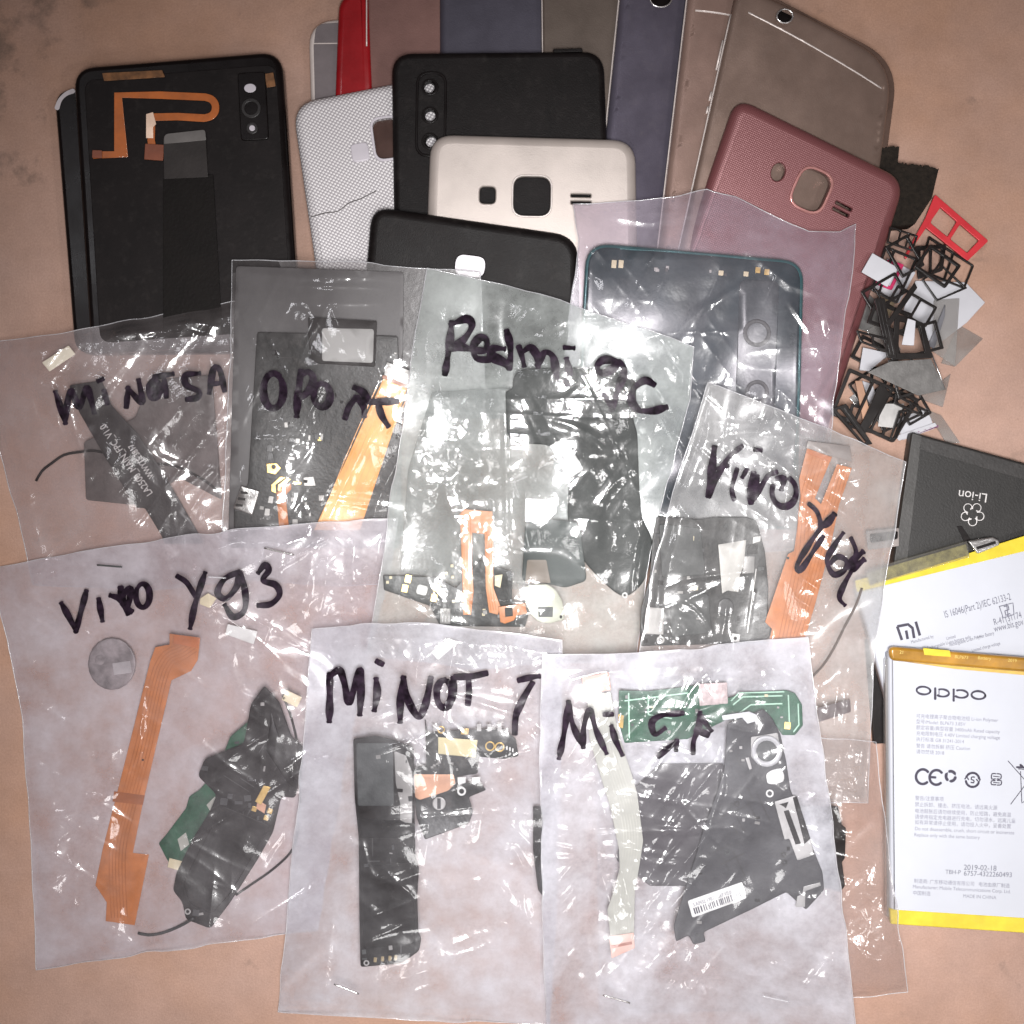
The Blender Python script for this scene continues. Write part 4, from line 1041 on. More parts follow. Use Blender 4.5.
m_teal = mat('teal_black_shell', (.008, .022, .028), .3, var=.3, bump=.05, dust=.03); m_tealrim = mat('teal_rim', (.012, .085, .09), .25, .2, var=.2)
o_ = rpoly(q, [26, 22, 4, 4], 7); pl = rest(o_, 3, .1, 96)
root = thing('phone_cover', 'dark teal phone cover inside the clear bag before the pink cover', 'phone cover', 690, 350, pl.zat(690, 350) - 4, None)
solid('rim', o_, pl, 4, m_tealrim, root, 2, 1.4, holes=[offset(o_, 5)])
solid('inner_face', offset(o_, 3.2), pl.up(.4), .8, m_teal, root, 2)
bit(root, pl, 'camera_panel', rrect(757, 350, 40, 140, 2, 8), .5, mat('teal_panel', (.03, .04, .045), .35, var=.3), 1.2, base=.1)
for y, rr in ((333, 14), (392, 12)):
    hollow_ring('lens_ring', circ(757, y, rr), circ(757, y, rr - 4), pl.up(1.1), .5, M_graphite, root)
pads(root, pl.up(.5), [(614, 264), (621, 264)], 5, 8, M_cream, 5)
pads(root, pl.up(.5), [(721, 273), (746, 274)], 5, 5, M_cream, 5)
pads(root, pl.up(.5), [(758, 270), (767, 272)], 5, 6, M_gold, 5)
specks(root, pl.up(.45), [(650, 262), (740, 270), (740, 280), (650, 274)], 6, 4, [m_chip, m_chipl], 2, 4)
b.close()

# --- bag at the far left with the long black ribbon
F_left = bagfilm('film_left', .06, .24, (.95, .94, .95), (.80, .74, .75), fine=.3)
b = Bag('crinkled bag holding a long black ribbon cable, at the left edge below black phone',
        [(-30, 347), (0, 341), (35, 337), (75, 331), (117, 323), (160, 315), (188, 309), (232, 302), (262, 300)], [(262, 300), (268, 420), (262, 580)], [(33, 585), (150, 590), (262, 580)],
        [(-30, 347), (-14, 400), (5, 470), (23, 538), (33, 585)], F_left, 23, 1.1, 26, .8, .4, 30, [(30, 450, 30, 80, .5, 26), (170, 328, 70, 18, .6, 20), (90, 525, 40, 24, .5, 22)],
        [([(50, 380), (56, 395), (66, 415)], .6, 5), ([(140, 330), (190, 322), (225, 328)], .8, 8), ([(10, 430), (28, 470), (30, 520)], .9, 8), ([(195, 450), (215, 440), (224, 470)], .7, 8), ([(120, 520), (150, 530), (160, 520)], .6, 8)], .8)
root, pl, o_ = item('plastic_plate', 'dark smoky plate under the black ribbon cable in the left bag', 'plastic plate', [(84, 442), (135, 418), (150, 380), (212, 375), (222, 500), (180, 478), (134, 505), (86, 500)], .6, None, r=3)
body(root, pl, o_, .6, mat('smoky_plate', (.10, .084, .082), .4, var=.4, bump=.2, spec=.3), .6, 'plate')
w_ = wire('antenna_wire', [(36, 481), (42, 471), (52, 463), (64, 455), (80, 452), (96, 451), (120, 457), (150, 463), (175, 466), (195, 475), (208, 483), (219, 492)], .45, M_black)
tag(w_, 'thin black wire crossing under the black ribbon in the left bag', 'wire')
zz = zoomed(30, 330, 4.876)
out = zz((190, 270), (350, 245), (400, 370), (520, 500), (640, 680), (740, 850), (850, 1040), (660, 1045), (640, 1000), (560, 868), (520, 868), (500, 835), (360, 610), (240, 400))
root, pl, o_ = item('flex_cable', 'long black ribbon cable with white printing in the left bag', 'flex cable', out, .35, None, r=2, q=80)
body(root, pl, o_, .35, mat('black_flex', (.016, .013, .014), .45, var=.2, bump=.2), .5, 'ribbon')
text('printing', 'LA2500_MAIN_FPC_V1.0', *zz((600, 795))[0], 10.2, pl, M_whiteink, root, 124.5, .05, .78)
text('printing', 'WWYTS 3817', *zz((606, 712))[0], 9.0, pl, M_whiteink, root, 123, .05, .72)
root, pl, o_ = item('connector', 'cream white connector block in the top corner of left bag', 'connector', zz((58, 158), (188, 75), (222, 118), (95, 203)), 1.4, None, r=1)
body(root, pl, o_, 1.4, mat('bright_cream', (.88, .82, .66), .5, var=.08), .6, 'block')
b.close()
b.write([zz((125, 305), (150, 380), (172, 450)), zz((172, 450), (180, 370), (200, 295), (240, 375), (275, 285), (295, 330), (312, 400)), zz((362, 300), (375, 355)), (zz((335, 248), (352, 240)), 6), zz((470, 372), (478, 285)), zz((478, 285), (545, 350), (530, 248)),
         zz((605, 240), (580, 280), (590, 330), (622, 325), (630, 270), (605, 240)), zz((604, 250), (606, 320)), zz((610, 228), (650, 222), (692, 215)), zz((652, 225), (664, 322)), zz((822, 212), (760, 222), (762, 268), (822, 300), (815, 330), (768, 338)), zz((875, 303), (895, 190), (925, 195), (948, 292)), zz((880, 265), (935, 258))], 5.6)

# --- bag with the broad orange ribbon
F_dark = bagfilm('film_dark', .045, .12, (.94, .94, .94), (.76, .72, .73), sheen=.012)
b = Bag('flat bag holding a broad orange ribbon and black board, left of the large crinkled bag',
        [(232, 260), (290, 261), (360, 263), (480, 272)], [(480, 272), (485, 400), (470, 585)], [(220, 578), (340, 585), (470, 585)], [(232, 260), (231, 330), (227, 430), (220, 578)], F_dark, 31, .6, 12, .5, .22, 36,
        [(285, 445, 34, 20, .5, 16), (330, 275, 100, 14, .5, 20), (390, 360, 26, 40, .5, 18)], [([(238, 272), (300, 278), (400, 276)], .5, 6), ([(372, 350), (380, 375), (368, 380)], .8, 6), ([(300, 506), (330, 500), (400, 508)], .6, 6), ([(302, 500), (308, 515), (305, 525)], .6, 4)], .5)
root, pl, o_ = item('liner_sheet', 'grey liner sheet behind the black board in the orange ribbon bag', 'sheet', [(236, 266), (404, 272), (400, 548), (228, 548)], .3, None, r=4, q=80)
body(root, pl, o_, .3, mat('liner_grey', (.085, .08, .082), .5, var=.12), .4, 'sheet')
root, pl, o_ = item('circuit_board', 'black board with gold rings and metal socket in the orange ribbon bag', 'circuit board', [(257, 332), (398, 336), (403, 536), (234, 536), (234, 505), (248, 484)], 1.0, None, r=3, q=80)
body(root, pl, o_, 1.0, M_board, .8)
zy = zoomed(230, 380, 5.389)
bp_ = pl
bit(root, pl, 'metal_socket', zy((60, 570), (160, 600), (120, 728), (20, 690)), 1.8, M_steel, .8, 1)
for k in range(3): bit(root, pl, 'socket_slot', zy((50 + 8 - 14 * k, 598 + 34 * k), (98 - 14 * k, 604 + 34 * k), (95 - 14 * k, 616 + 34 * k), (56 - 14 * k, 612 + 34 * k)), .3, M_black, .2, base=1.8)
hollow_ring('gold_ring', zy((195, 450), (250, 448), (276, 475), (245, 510), (200, 500)), circ(*zy((235, 468))[0], 2), pl.up(.5), .5, M_gold, root, .5)
bit(root, pl, 'gold_bracket', zy((270, 520), (300, 525), (245, 565), (250, 612), (222, 600), (222, 565)), .4, M_gold)
bit(root, pl, 'gold_bracket', zy((305, 528), (330, 535), (275, 575), (272, 600), (256, 596), (258, 565)), .4, M_gold)
bit(root, pl, 'gold_bracket', zy((338, 545), (385, 550), (385, 562), (345, 566)), .4, M_gold)
bit(root, pl, 'orange_ribbon', zy((250, 610), (285, 560), (330, 560), (330, 590), (300, 620), (318, 800), (265, 800)), .3, M_orange, .4)
bit(root, pl, 'shield_plate', zy((395, 525), (450, 520), (462, 570), (400, 572)), .5, M_grey, .4)
pads(root, pl, zy((220, 645), (200, 712)), 5, 7, M_grey, 10, .8)
pads(root, pl, zy((418, 340), (418, 362), (448, 345), (448, 362)), 2.5, 2.5, M_steel); pads(root, pl, zy((482, 318)), 4, 4)
specks(root, pl, [(262, 400), (340, 400), (330, 470), (262, 460)], 14, 8, [m_chip, m_chip, m_chipl], 2, 7)
specks(root, pl, [(285, 490), (330, 490), (310, 530), (290, 530)], 6, 9, [m_chip, m_chipl], 2, 6)
detail(root, pl, o_, 61, 4, 12, 30)
root, pl, o_ = item('camera_module', 'square grey camera module with black frame in the orange ribbon bag', 'camera module', [(308, 317), (377, 321), (375, 367), (310, 363)], 2.2, None, r=2, q=70)
body(root, pl, o_, 2.2, M_black, .8, 'frame'); solid('sensor_plate', rpoly([(322, 328), (374, 329), (373, 363), (322, 361)], 3), pl.up(.3), .3, mat('pale_sensor', (.34, .335, .33), .5, var=.1), root, .4)
root, pl = flex('broad bright orange ribbon cable under the black marker in the flat bag', [(385, 375), (408, 386), (360, 530), (314, 530)], M_orange_lit, .3)
traces(root, pl, [(392, 392), (362, 460), (336, 526)], 32, 7, m_trc2)
bit(root, pl, 'connector', [(387, 362), (411, 371), (408, 386), (384, 375)], .9, M_grey, .4); bit(root, pl, 'brown_edge', [(383, 375), (408, 385.5), (407, 389), (382, 378)], .2, mat('brown_edge', (.30, .09, .03), .4), .2)
b.close()
zr = zoomed(220, 240, 3.4125)
ov = lambda cx, cy, rx, ry, a0=0, a1=345: [(cx + rx * math.cos(math.radians(t)), cy + ry * math.sin(math.radians(t))) for t in np.linspace(a0, a1, 16)]
b.write([zr(*ov(182, 515, 34, 60, -60, 300)), zr((262, 598), (266, 530), (276, 450)), zr((276, 462), (300, 450), (318, 470), (306, 510), (270, 545)), zr(*ov(348, 530, 28, 40, -110, 215)), zr((428, 605), (440, 570), (462, 540)), zr((462, 505), (488, 520), (508, 550), (540, 552), (602, 550)), zr((470, 540), (490, 570), (492, 598)), zr((540, 562), (552, 600), (572, 632))], 6.4)

# --- front left bag with the bent orange ribbon
F_milky = bagfilm('film_milky', .075, .46, (.96, .95, .97), (.80, .77, .81))
b = Bag('milky bag holding a bent orange ribbon and black antenna module, front left',
        [(-12, 569), (40, 559), (100, 548), (180, 537), (250, 528), (330, 522), (398, 518)], [(398, 518), (392, 560), (372, 640), (345, 760), (318, 930)], [(36, 970), (130, 955), (230, 942), (318, 930)],
        [(-12, 569), (8, 640), (22, 720), (30, 820), (36, 970)], F_milky, 41, .9, 20, .65, .3, 38, [(90, 760, 45, 120, .35, 30), (330, 600, 55, 60, .45, 22), (70, 900, 50, 60, .4, 26)],
        [([(355, 530), (352, 570), (365, 620)], 1.0, 9), ([(310, 570), (300, 610), (315, 640)], .8, 8), ([(105, 700), (112, 740), (108, 790)], .9, 10), ([(40, 590), (70, 600), (90, 640)], .6, 9), ([(45, 780), (60, 830), (50, 900)], .8, 12), ([(225, 650), (240, 690), (262, 720)], .7, 8), ([(60, 800), (95, 795), (110, 800)], .6, 6)], 1.0)
zq = zoomed(80, 600, 2.927)
root, pl, o_ = item('speaker_unit', 'round grey ear speaker left of the bent orange ribbon', 'speaker', circ(112, 664, 24, 26), 1.6, None)
body(root, pl, o_, 1.6, mat('speaker_grey', (.24, .21, .215), .5, var=.5, scale=200), 2, 'housing'); bit(root, pl, 'speaker_label', rrect(122, 668, 18, 12, -8, 1), .2, mat('grey_white_label', (.40, .37, .38), .5), .3); bit(root, pl, 'screw_cap', circ(100, 660, 5), .4, mat('speaker_grey', (.24, .21, .215)))
root, pl = flex('bent orange ribbon cable with stepped ends in the front left bag', zq((262, 98), (352, 110), (345, 175), (325, 208), (268, 235), (225, 420), (185, 590), (155, 740), (202, 745), (160, 952), (75, 940), (78, 885), (45, 835), (66, 730), (125, 500), (160, 360), (205, 180), (220, 138), (262, 130)))
traces(root, pl, zq((330, 130), (300, 150), (240, 200), (185, 430), (140, 600), (110, 740), (115, 930)), 16, 6)
bit(root, pl, 'copper_band', zq((100, 560), (190, 572), (184, 600), (95, 590)), .12, mat('dark_orange_band', (.30, .09, .025), .4), .3)
bit(root, pl, 'connector', zq((275, 100), (350, 110), (344, 140), (272, 128)), .5, mat('brown_orange_end', (.42, .12, .03), .4), .4)
pads(root, pl, zq((184, 468)), 2, 2, M_black, 0, .2, 'pin')
for (lab, qd, mm_, t_) in (('white paper sticker above the green board in the front left bag', zq((432, 70), (520, 92), (508, 130), (425, 100)), M_white, .3), ('cream connector between the marker letters of the front left bag', zq((352, -5), (375, -20), (400, -5), (380, 24), (350, 12)), M_cream, .8)):
    root, pl, o_ = item('sticker', lab, 'sticker', qd, t_, None, r=.8); body(root, pl, o_, t_, mm_, .4, 'label_face')
out = zq((230, 712), (250, 690), (310, 610), (320, 575), (350, 555), (400, 500), (440, 400), (505, 345), (530, 400), (420, 650), (330, 745), (275, 790), (255, 760))
root, pl, o_ = item('circuit_board', 'small green board half hidden under the black antenna module', 'circuit board', out, 1.0, None, r=2)
body(root, pl, o_, 1.0, M_green, .6); bit(root, pl, 'cream_pad', zq((262, 755), (300, 765), (290, 792), (256, 782)), .6, M_cream, .4); bit(root, pl, 'beige_pad', zq((370, 600), (395, 575), (405, 600), (385, 625)), .5, M_palegrey, .4)
specks(root, pl, o_, 8, 5, [m_chip, M_green, m_chipl], 2, 5)
hole = zq((285, 700), (310, 680), (320, 715), (295, 735))
bit(root, pl, 'bare_patch', hole, .2, M_palegrey, .3)
out = zq((500, 305), (540, 250), (585, 300), (620, 400), (655, 430), (652, 490), (630, 580), (590, 575), (565, 680), (520, 760), (440, 885), (382, 962), (310, 935), (300, 885), (272, 850), (282, 800), (330, 700), (380, 620), (400, 570), (345, 515), (365, 465), (430, 440), (480, 420))
root, pl, o_ = item('antenna_module', 'long black antenna module with gold contacts leaning over the green board', 'antenna module', out, 1.8, None, r=4, q=85)
body(root, pl, o_, 1.8, M_black, 1.2, 'housing')
detail(root, pl.up(.0), o_, 41, 4, 10, 16)
bit(root, pl, 'raised_lid', zq((415, 600), (560, 660), (440, 860), (385, 920), (320, 890), (300, 830)), .6, M_black, 1.5, 6)
bit(root, pl, 'gold_spring', zq((537, 543), (558, 548), (530, 600), (512, 590)), .5, M_gold); pads(root, pl, zq((510, 612), (545, 638), (556, 618)), 5, 5, M_gold, 20); bit(root, pl, 'copper_lead', zq((520, 585), (545, 600), (540, 625), (515, 610)), .3, M_copper)
hollow_ring('screw_hole', circ(*zq((315, 912))[0], 3.2), circ(*zq((315, 912))[0], 1.5), pl.up(.3), .4, M_grey, root, .4)
bit(root, pl, 'strap', zq((560, 330), (590, 420), (640, 560), (610, 540), (545, 440)), .5, M_blackgloss, .8)
specks(root, pl, o_, 16, 15, [m_chip, M_black], 3, 8)
root, pl, o_ = item('connector', 'pale yellow connector at the tip of the black antenna module', 'connector', zq((605, 263), (650, 285), (635, 315), (590, 292)), 1.2, None, r=.8); body(root, pl, o_, 1.2, M_cream, .5, 'block')
w_ = wire('antenna_wire', [(283, 696), (292, 720), (300, 760), (300, 800), (297, 836), (290, 853), (272, 870), (252, 884), (236, 895)], .4, M_black); tag(w_, 'thin black wire running behind the antenna module at its right', 'wire')
w_ = wire('antenna_wire', [(194, 918), (180, 926), (162, 933), (148, 935), (138, 933)], .5, M_graphite); tag(w_, 'short dark wire with round plug below the bent orange ribbon', 'wire')
b.close()
zs = zoomed(50, 540, 4.096)
b.write([zs((48, 262), (80, 320), (106, 372)), zs((106, 372), (125, 300), (148, 212)), zs((200, 245), (214, 328)), zs((250, 228), (290, 245), (318, 300)), zs((318, 300), (300, 230), (330, 200), (320, 280)), (zs((290, 200), (300, 260), (330, 290)), 8), zs(*ov(380, 228, 28, 48, -140, 200)), zs((524, 150), (560, 175), (592, 225)), zs((634, 138), (610, 210), (590, 280), (575, 358)),
         zs((772, 132), (715, 160), (686, 215), (720, 240), (765, 190), (778, 135), (800, 220), (795, 290), (750, 315), (718, 270)), zs((855, 132), (880, 102), (896, 125), (872, 165), (925, 185), (940, 225), (905, 262), (856, 268))], 5.4)
b.staple((97, 565), (122, 567), M_graphite); b.staple((264, 548), (294, 555)); b.staple((208, 577), (226, 578), M_seam)

# --- large crinkled bag in the middle
F_crisp = bagfilm('film_crisp', .055, .36, (.96, .97, .97), (.80, .84, .82), sheen=.018, fine=.2, fscale=420, sharp=.05, srough=.085)
b = Bag('large crinkled bag with a black back plate and cream round piece, in the middle',
        [(427, 268), (470, 277), (520, 288), (560, 300), (610, 318), (650, 330), (694, 347)], [(694, 347), (690, 400), (668, 480), (652, 545), (636, 660)], [(366, 655), (480, 668), (636, 660)],
        [(427, 268), (418, 320), (406, 400), (394, 480), (380, 570), (366, 655)], F_crisp, 51, .9, 28, .5, .26, 26,
        [(440, 460, 58, 110, .7, 17), (470, 545, 60, 60, .4, 15), (640, 360, 50, 40, .6, 26), (675, 440, 20, 90, .6, 24), (410, 330, 24, 60, .7, 20)],
        [([(430, 285), (415, 340), (405, 420), (398, 470)], 1.0, 7), ([(520, 340), (560, 322), (585, 315)], .8, 8), ([(620, 352), (640, 325), (655, 322)], .8, 5), ([(650, 330), (672, 345), (690, 380)], .8, 5), ([(505, 405), (506, 470), (508, 560)], .7, 5), ([(370, 620), (400, 600), (430, 618), (470, 625)], .9, 7), ([(690, 390), (670, 450), (660, 520)], .9, 6), ([(640, 375), (655, 360), (640, 345), (628, 352)], .6, 4)], 1.0, .3)
zk = zoomed(370, 270, 2.767); zl = zoomed(370, 480, 4.452)
root, pl, o_ = item('inner_film', 'crushed clear film bunched left of the black back plate in the middle bag', 'film', [(432, 392), (506, 388), (560, 400), (590, 470), (585, 560), (520, 590), (400, 572), (408, 470)], .3, None, r=3, q=75)
body(root, pl, o_, .3, film('film_crushed', .14, (.86, .87, .87), (.7, .72, .71), .012, .32, .4, 150, .02, .14), .4, 'sheet')
out = zk((395, 300), (410, 278), (440, 272), (620, 270), (690, 285), (730, 300), (728, 415), (740, 450), (745, 600), (752, 690), (785, 745), (775, 820), (755, 870), (705, 912), (650, 870), (585, 800), (545, 690), (552, 560), (545, 520), (500, 484), (380, 478), (375, 335), (395, 330))
root, pl, o_ = item('back_plate', 'large black back plate with bent column in the middle bag', 'back plate', out, 1.4, None, r=12, q=80)
body(root, pl, o_, 1.4, mat('soft_black_plate', (.008, .010, .010), .55, var=.3, bump=.2, dust=.05, spec=.2), 1.2, 'plate')
hollow_ring('screw_hole', circ(*zk((705, 900))[0], 3), circ(*zk((705, 900))[0], 1.3), pl.up(.2), .3, M_grey, root, .3)
bit(root, pl, 'edge_notch', zk((722, 300), (735, 310), (738, 410), (722, 405)), .5, M_black, .5)
root, pl, o_ = item('sticker', 'small white sticker with grey print beside the black back plate', 'sticker', zk((498, 486), (540, 464), (590, 550), (548, 581)), .2, None, r=.6, q=97); body(root, pl, o_, .2, M_white, .3, 'label_face')
for k in range(3): text('printing', ('S/N 1832', 'M3006', '20190611')[k], *zk((512 + 14 * k, 494 - 6 * k))[0], 5.0, pl, M_greyink, root, -60, .05, .9)
root, pl, o_ = item('plastic_plate', 'dark greenish plate above the cream round piece', 'plastic plate', zk((430, 700), (470, 685), (580, 700), (600, 860), (540, 880), (500, 870), (420, 860)), .8, None, r=5, q=80); body(root, pl, o_, .8, mat('dark_greenish', (.03, .038, .037), .5, var=.35), .8, 'plate')
bit(root, pl, 'brown_tape', zl((700, 355), (785, 355), (805, 460), (690, 460)), .2, mat('brown_grey_tape', (.17, .135, .11), .5, var=.2), .3, 2)
bit(root, pl, 'cream_tab', zl((740, 105), (790, 105), (786, 192), (738, 192)), .5, mat('cream_tab', (.78, .64, .48), .45), .4); 
out = [(383, 575), (437, 577), (456, 588), (480, 560), (512, 572), (512, 600), (530, 610), (525, 627), (440, 626), (430, 606), (384, 590)]
root, pl, o_ = item('circuit_board', 'narrow black board with gold pads along the bottom of the middle bag', 'circuit board', out, .9, None, r=1.5, q=80); body(root, pl, o_, .9, M_board, .6)
for cx, cy in zl((170, 440), (155, 483), (298, 480), (285, 525)): bit(root, pl, 'gold_pad', rrect(cx, cy, 6.5, 8, 12, 1), .4, M_gold, .3)
bit(root, pl, 'flash_window', rrect(422, 590, 11, 10, 15, 3), .8, M_white, .8)
pads(root, pl, zl((78, 455), (92, 434), (365, 382), (340, 415), (368, 432), (372, 540), (508, 580), (505, 598)), 3, 3, M_cream)
bit(root, pl, 'metal_socket', zl((312, 572), (358, 572), (358, 640), (312, 640)), 1.0, m_chipl, .4)
for k in range(3): bit(root, pl, 'socket_pin', zl((322 + 14 * k, 578), (327 + 14 * k, 578), (325 + 14 * k, 632), (320 + 14 * k, 632)), .3, M_steel, .15, base=1.0)
specks(root, pl, [(455, 590), (512, 590), (512, 622), (450, 622)], 9, 6, [m_chip, m_chipl], 2, 5)
out = zl((400, 150), (420, 130), (545, 140), (548, 260), (550, 480), (580, 560), (570, 600), (530, 590), (515, 480), (510, 240), (455, 235), (455, 380), (462, 500), (450, 600), (415, 600), (408, 350))
root, pl = flex('twin legged orange ribbon cable in the middle bag', out, mat('dusty_orange_flex', (.50, .20, .08), .4, var=.25, coat=.2), .25)
traces(root, pl, zl((435, 150), (432, 400), (432, 590)), 6, 3); traces(root, pl, zl((530, 200), (533, 450), (550, 580)), 5, 3)
bit(root, pl, 'orange_end', zl((415, 480), (460, 500), (450, 600), (416, 600)), .12, M_orange, .3); bit(root, pl, 'cream_chip', zl((555, 425), (590, 420), (580, 480), (555, 470)), .6, M_cream, .4)
out = zl((572, 565), (640, 555), (690, 548), (700, 595), (655, 602), (640, 625), (600, 640), (580, 632))
root, pl, o_ = item('flex_cable', 'short bright orange flex frame left of the cream round piece', 'flex cable', out, .4, None, q=80); body(root, pl, o_, .4, M_orange, .4, 'ribbon'); bit(root, pl, 'dark_chip', zl((600, 570), (635, 568), (636, 606), (602, 610)), .4, M_black, .4)
out = zl((684, 478), (720, 466), (790, 462), (830, 490), (858, 540), (866, 622), (800, 640), (750, 632), (715, 600), (692, 550))
root, pl, o_ = item('motor_plate', 'cream round cornered metal piece with grey window in the middle bag', 'metal piece', out, 1.4, None, r=3, q=80)
body(root, pl, o_, 1.4, mat('cream_metal', (.42, .42, .35), .4, .2, var=.08), 1.0, 'plate'); bit(root, pl, 'grey_window', zl((748, 565), (815, 565), (813, 610), (750, 610)), .1, M_graphite, .2)
for c_ in zl((698, 489), (850, 609)): bit(root, pl, 'screw_hole', circ(*c_, 1.4, 1.8), .12, M_black, .2)
b.close(7, 3)
zw = zoomed(430, 300, 4.096)
b.write([zw((88, 95), (80, 180), (62, 300)), zw((88, 100), (150, 78), (172, 105), (140, 160), (78, 208)), zw((78, 206), (120, 192), (175, 205)), zw((178, 205), (225, 205), (232, 165), (205, 155), (178, 190), (190, 238), (240, 245)), zw((315, 130), (330, 200), (325, 278)), zw((300, 200), (258, 200), (255, 240), (310, 268)), (zw((270, 230), (310, 250)), 7), zw((365, 195), (378, 235), (385, 265)), zw((378, 215), (410, 195), (436, 225), (442, 270)), zw((442, 265), (470, 215), (505, 235), (518, 315)),
         zw((560, 245), (572, 300)), (zw((555, 195), (585, 197)), 6.5), zw((560, 335), (562, 345)), zw((770, 252), (715, 245), (685, 270), (700, 300), (745, 285), (775, 255), (795, 290), (770, 370), (745, 445)), zw((745, 445), (715, 390)), zw((915, 345), (880, 330), (835, 365), (825, 410), (855, 450), (910, 455), (965, 440))], 6.2, None, .25)

# --- bag with the forked orange ribbon, right of the middle
F_forked = bagfilm('film_forked', .09, .30, (.95, .95, .95), (.80, .80, .80))
b = Bag('bag holding a forked orange ribbon and black board, left of the black battery',
        [(708, 382), (760, 402), (830, 430), (906, 462)], [(906, 462), (897, 520), (886, 580), (873, 668), (870, 740), (868, 803)], [(622, 790), (740, 800), (868, 803)],
        [(708, 382), (690, 440), (668, 510), (652, 580), (638, 660), (622, 790)], F_forked, 61, .8, 18, .5, .28, 34, [(770, 480, 40, 50, .45, 20), (670, 480, 22, 40, .7, 22), (670, 640, 30, 30, .8, 12), (835, 770, 28, 50, .7, 18), (690, 415, 20, 30, .5, 18)],
        [([(704, 395), (690, 440), (670, 505), (655, 560)], .9, 5), ([(655, 520), (690, 518), (705, 530)], .8, 7), ([(680, 580), (740, 572), (760, 572)], .5, 4), ([(755, 572), (752, 600), (747, 634)], .4, 3), ([(780, 520), (790, 480), (770, 450)], .6, 9), ([(895, 480), (888, 530), (880, 560)], .7, 8), ([(870, 690), (850, 760), (860, 800)], .6, 7)], .9)
zn = zoomed(640, 500, 6.4)
out = zn((110, 100), (370, 125), (480, 108), (680, 108), (745, 130), (765, 200), (800, 330), (822, 560), (815, 780), (840, 800), (830, 870), (800, 915), (0, 935), (5, 700), (60, 500), (80, 250))
root, pl, o_ = item('circuit_board', 'black board with pale shield plate left of the forked orange ribbon', 'circuit board', out, 1.2, None, r=3, q=80); body(root, pl, o_, 1.2, M_board, .9)
bit(root, pl, 'shield_plate', zn((500, 285), (680, 255), (665, 420), (640, 480), (632, 590), (560, 580), (525, 600)), .8, mat('pale_shield', (.42, .41, .39), .45, .2, var=.12), .5, 1)
bit(root, pl, 'black_pocket', zn((685, 285), (755, 280), (750, 345), (685, 350)), .6, M_blackgloss, .5); bit(root, pl, 'metal_clip', zn((725, 235), (775, 230), (770, 265), (720, 280)), .5, M_grey, .4)
bit(root, pl, 'grey_clip', zn((665, 360), (735, 360), (730, 465), (650, 475), (660, 440)), .5, mat('dim_clip', (.22, .215, .21), .4, .3), .4)
bit(root, pl, 'bright_rib', zn((740, 440), (748, 440), (692, 850), (682, 850)), .4, M_grey, .3)
bit(root, pl, 'bracket', zn((590, 852), (642, 858), (636, 910), (584, 908)), .6, M_grey, .4); bit(root, pl, 'screw_hole', circ(*zn((610, 885))[0], 1.8), .12, M_black, .2, base=.6)
bit(root, pl, 'cream_chip', zn((340, 230), (382, 230), (380, 262), (340, 262)), .5, M_cream, .3); bit(root, pl, 'cream_chip', zn((330, 550), (372, 550), (370, 577), (330, 577)), .5, M_cream, .3)
bit(root, pl, 'metal_socket', zn((40, 685), (155, 690), (150, 862), (20, 858)), 1.2, M_grey, .8, 1); hollow_ring('screw_hole', circ(*zn((132, 895))[0], 4), circ(*zn((132, 895))[0], 1.8), pl.up(.5), .5, M_grey, root, .4)
bit(root, pl, 'round_speaker', circ(*zn((550, 685))[0], 8, 9), .8, m_chip, 1.2); bit(root, pl, 'dark_lid', zn((190, 600), (440, 600), (460, 850), (200, 880)), .5, M_graphite, 1, 3); bit(root, pl, 'top_lid', zn((120, 150), (390, 180), (420, 480), (140, 500)), .5, M_graphite, 1, 4)
detail(root, pl.up(.0), o_, 43, 4, 10, 22, [zn((500, 255), (680, 255), (640, 600), (500, 600))])
specks(root, pl, o_, 22, 31, [m_chip, m_chip, m_chipl], 1.5, 6)
out = [(807, 448), (832, 457), (815, 498), (821, 504), (837, 464), (852, 468), (839, 505), (831, 545), (815, 605), (803, 645), (768, 645), (772, 629), (765, 622), (788, 554), (794, 551), (801, 500), (799, 479)]
root, pl = flex('forked orange ribbon cable in the bag left of the black battery', out, None, .3)
traces(root, pl, [(818, 458), (806, 500), (800, 560), (784, 640)], 11, 4); traces(root, pl, [(843, 470), (828, 520), (812, 580), (795, 636)], 10, 4)
bit(root, pl, 'folded_tip', [(808, 448.5), (832, 457.5), (830, 462), (806, 453)], .25, mat('brown_orange_end', (.42, .12, .03), .4), .3); pads(root, pl, [(788, 558)], 2.5, 2.5, M_black, 0, .15, 'pin')
bit(root, pl, 'grey_tab', [(808, 441), (850, 446), (852, 462), (806, 448)], .2, mat('grey_film_tab', (.24, .21, .2), .35), .3)
w_ = wire('antenna_wire', [(862, 588), (856, 605), (845, 626), (834, 648), (824, 664), (813, 676)], .4, mat('brown_wire', (.07, .045, .035), .5)); tag(w_, 'thin brown wire curving beside the forked orange ribbon', 'wire')
root, pl, o_ = item('rubber_strip', 'small dark grey strip below the brown wire in the bag', 'strip', [(817, 708), (850, 699), (851, 712), (819, 722)], .5, None, r=1.5); body(root, pl, o_, .5, mat('dark_mauve_strip', (.12, .095, .10), .5), .5, 'strip')
b.close()
zv = zoomed(690, 420, 5.12)
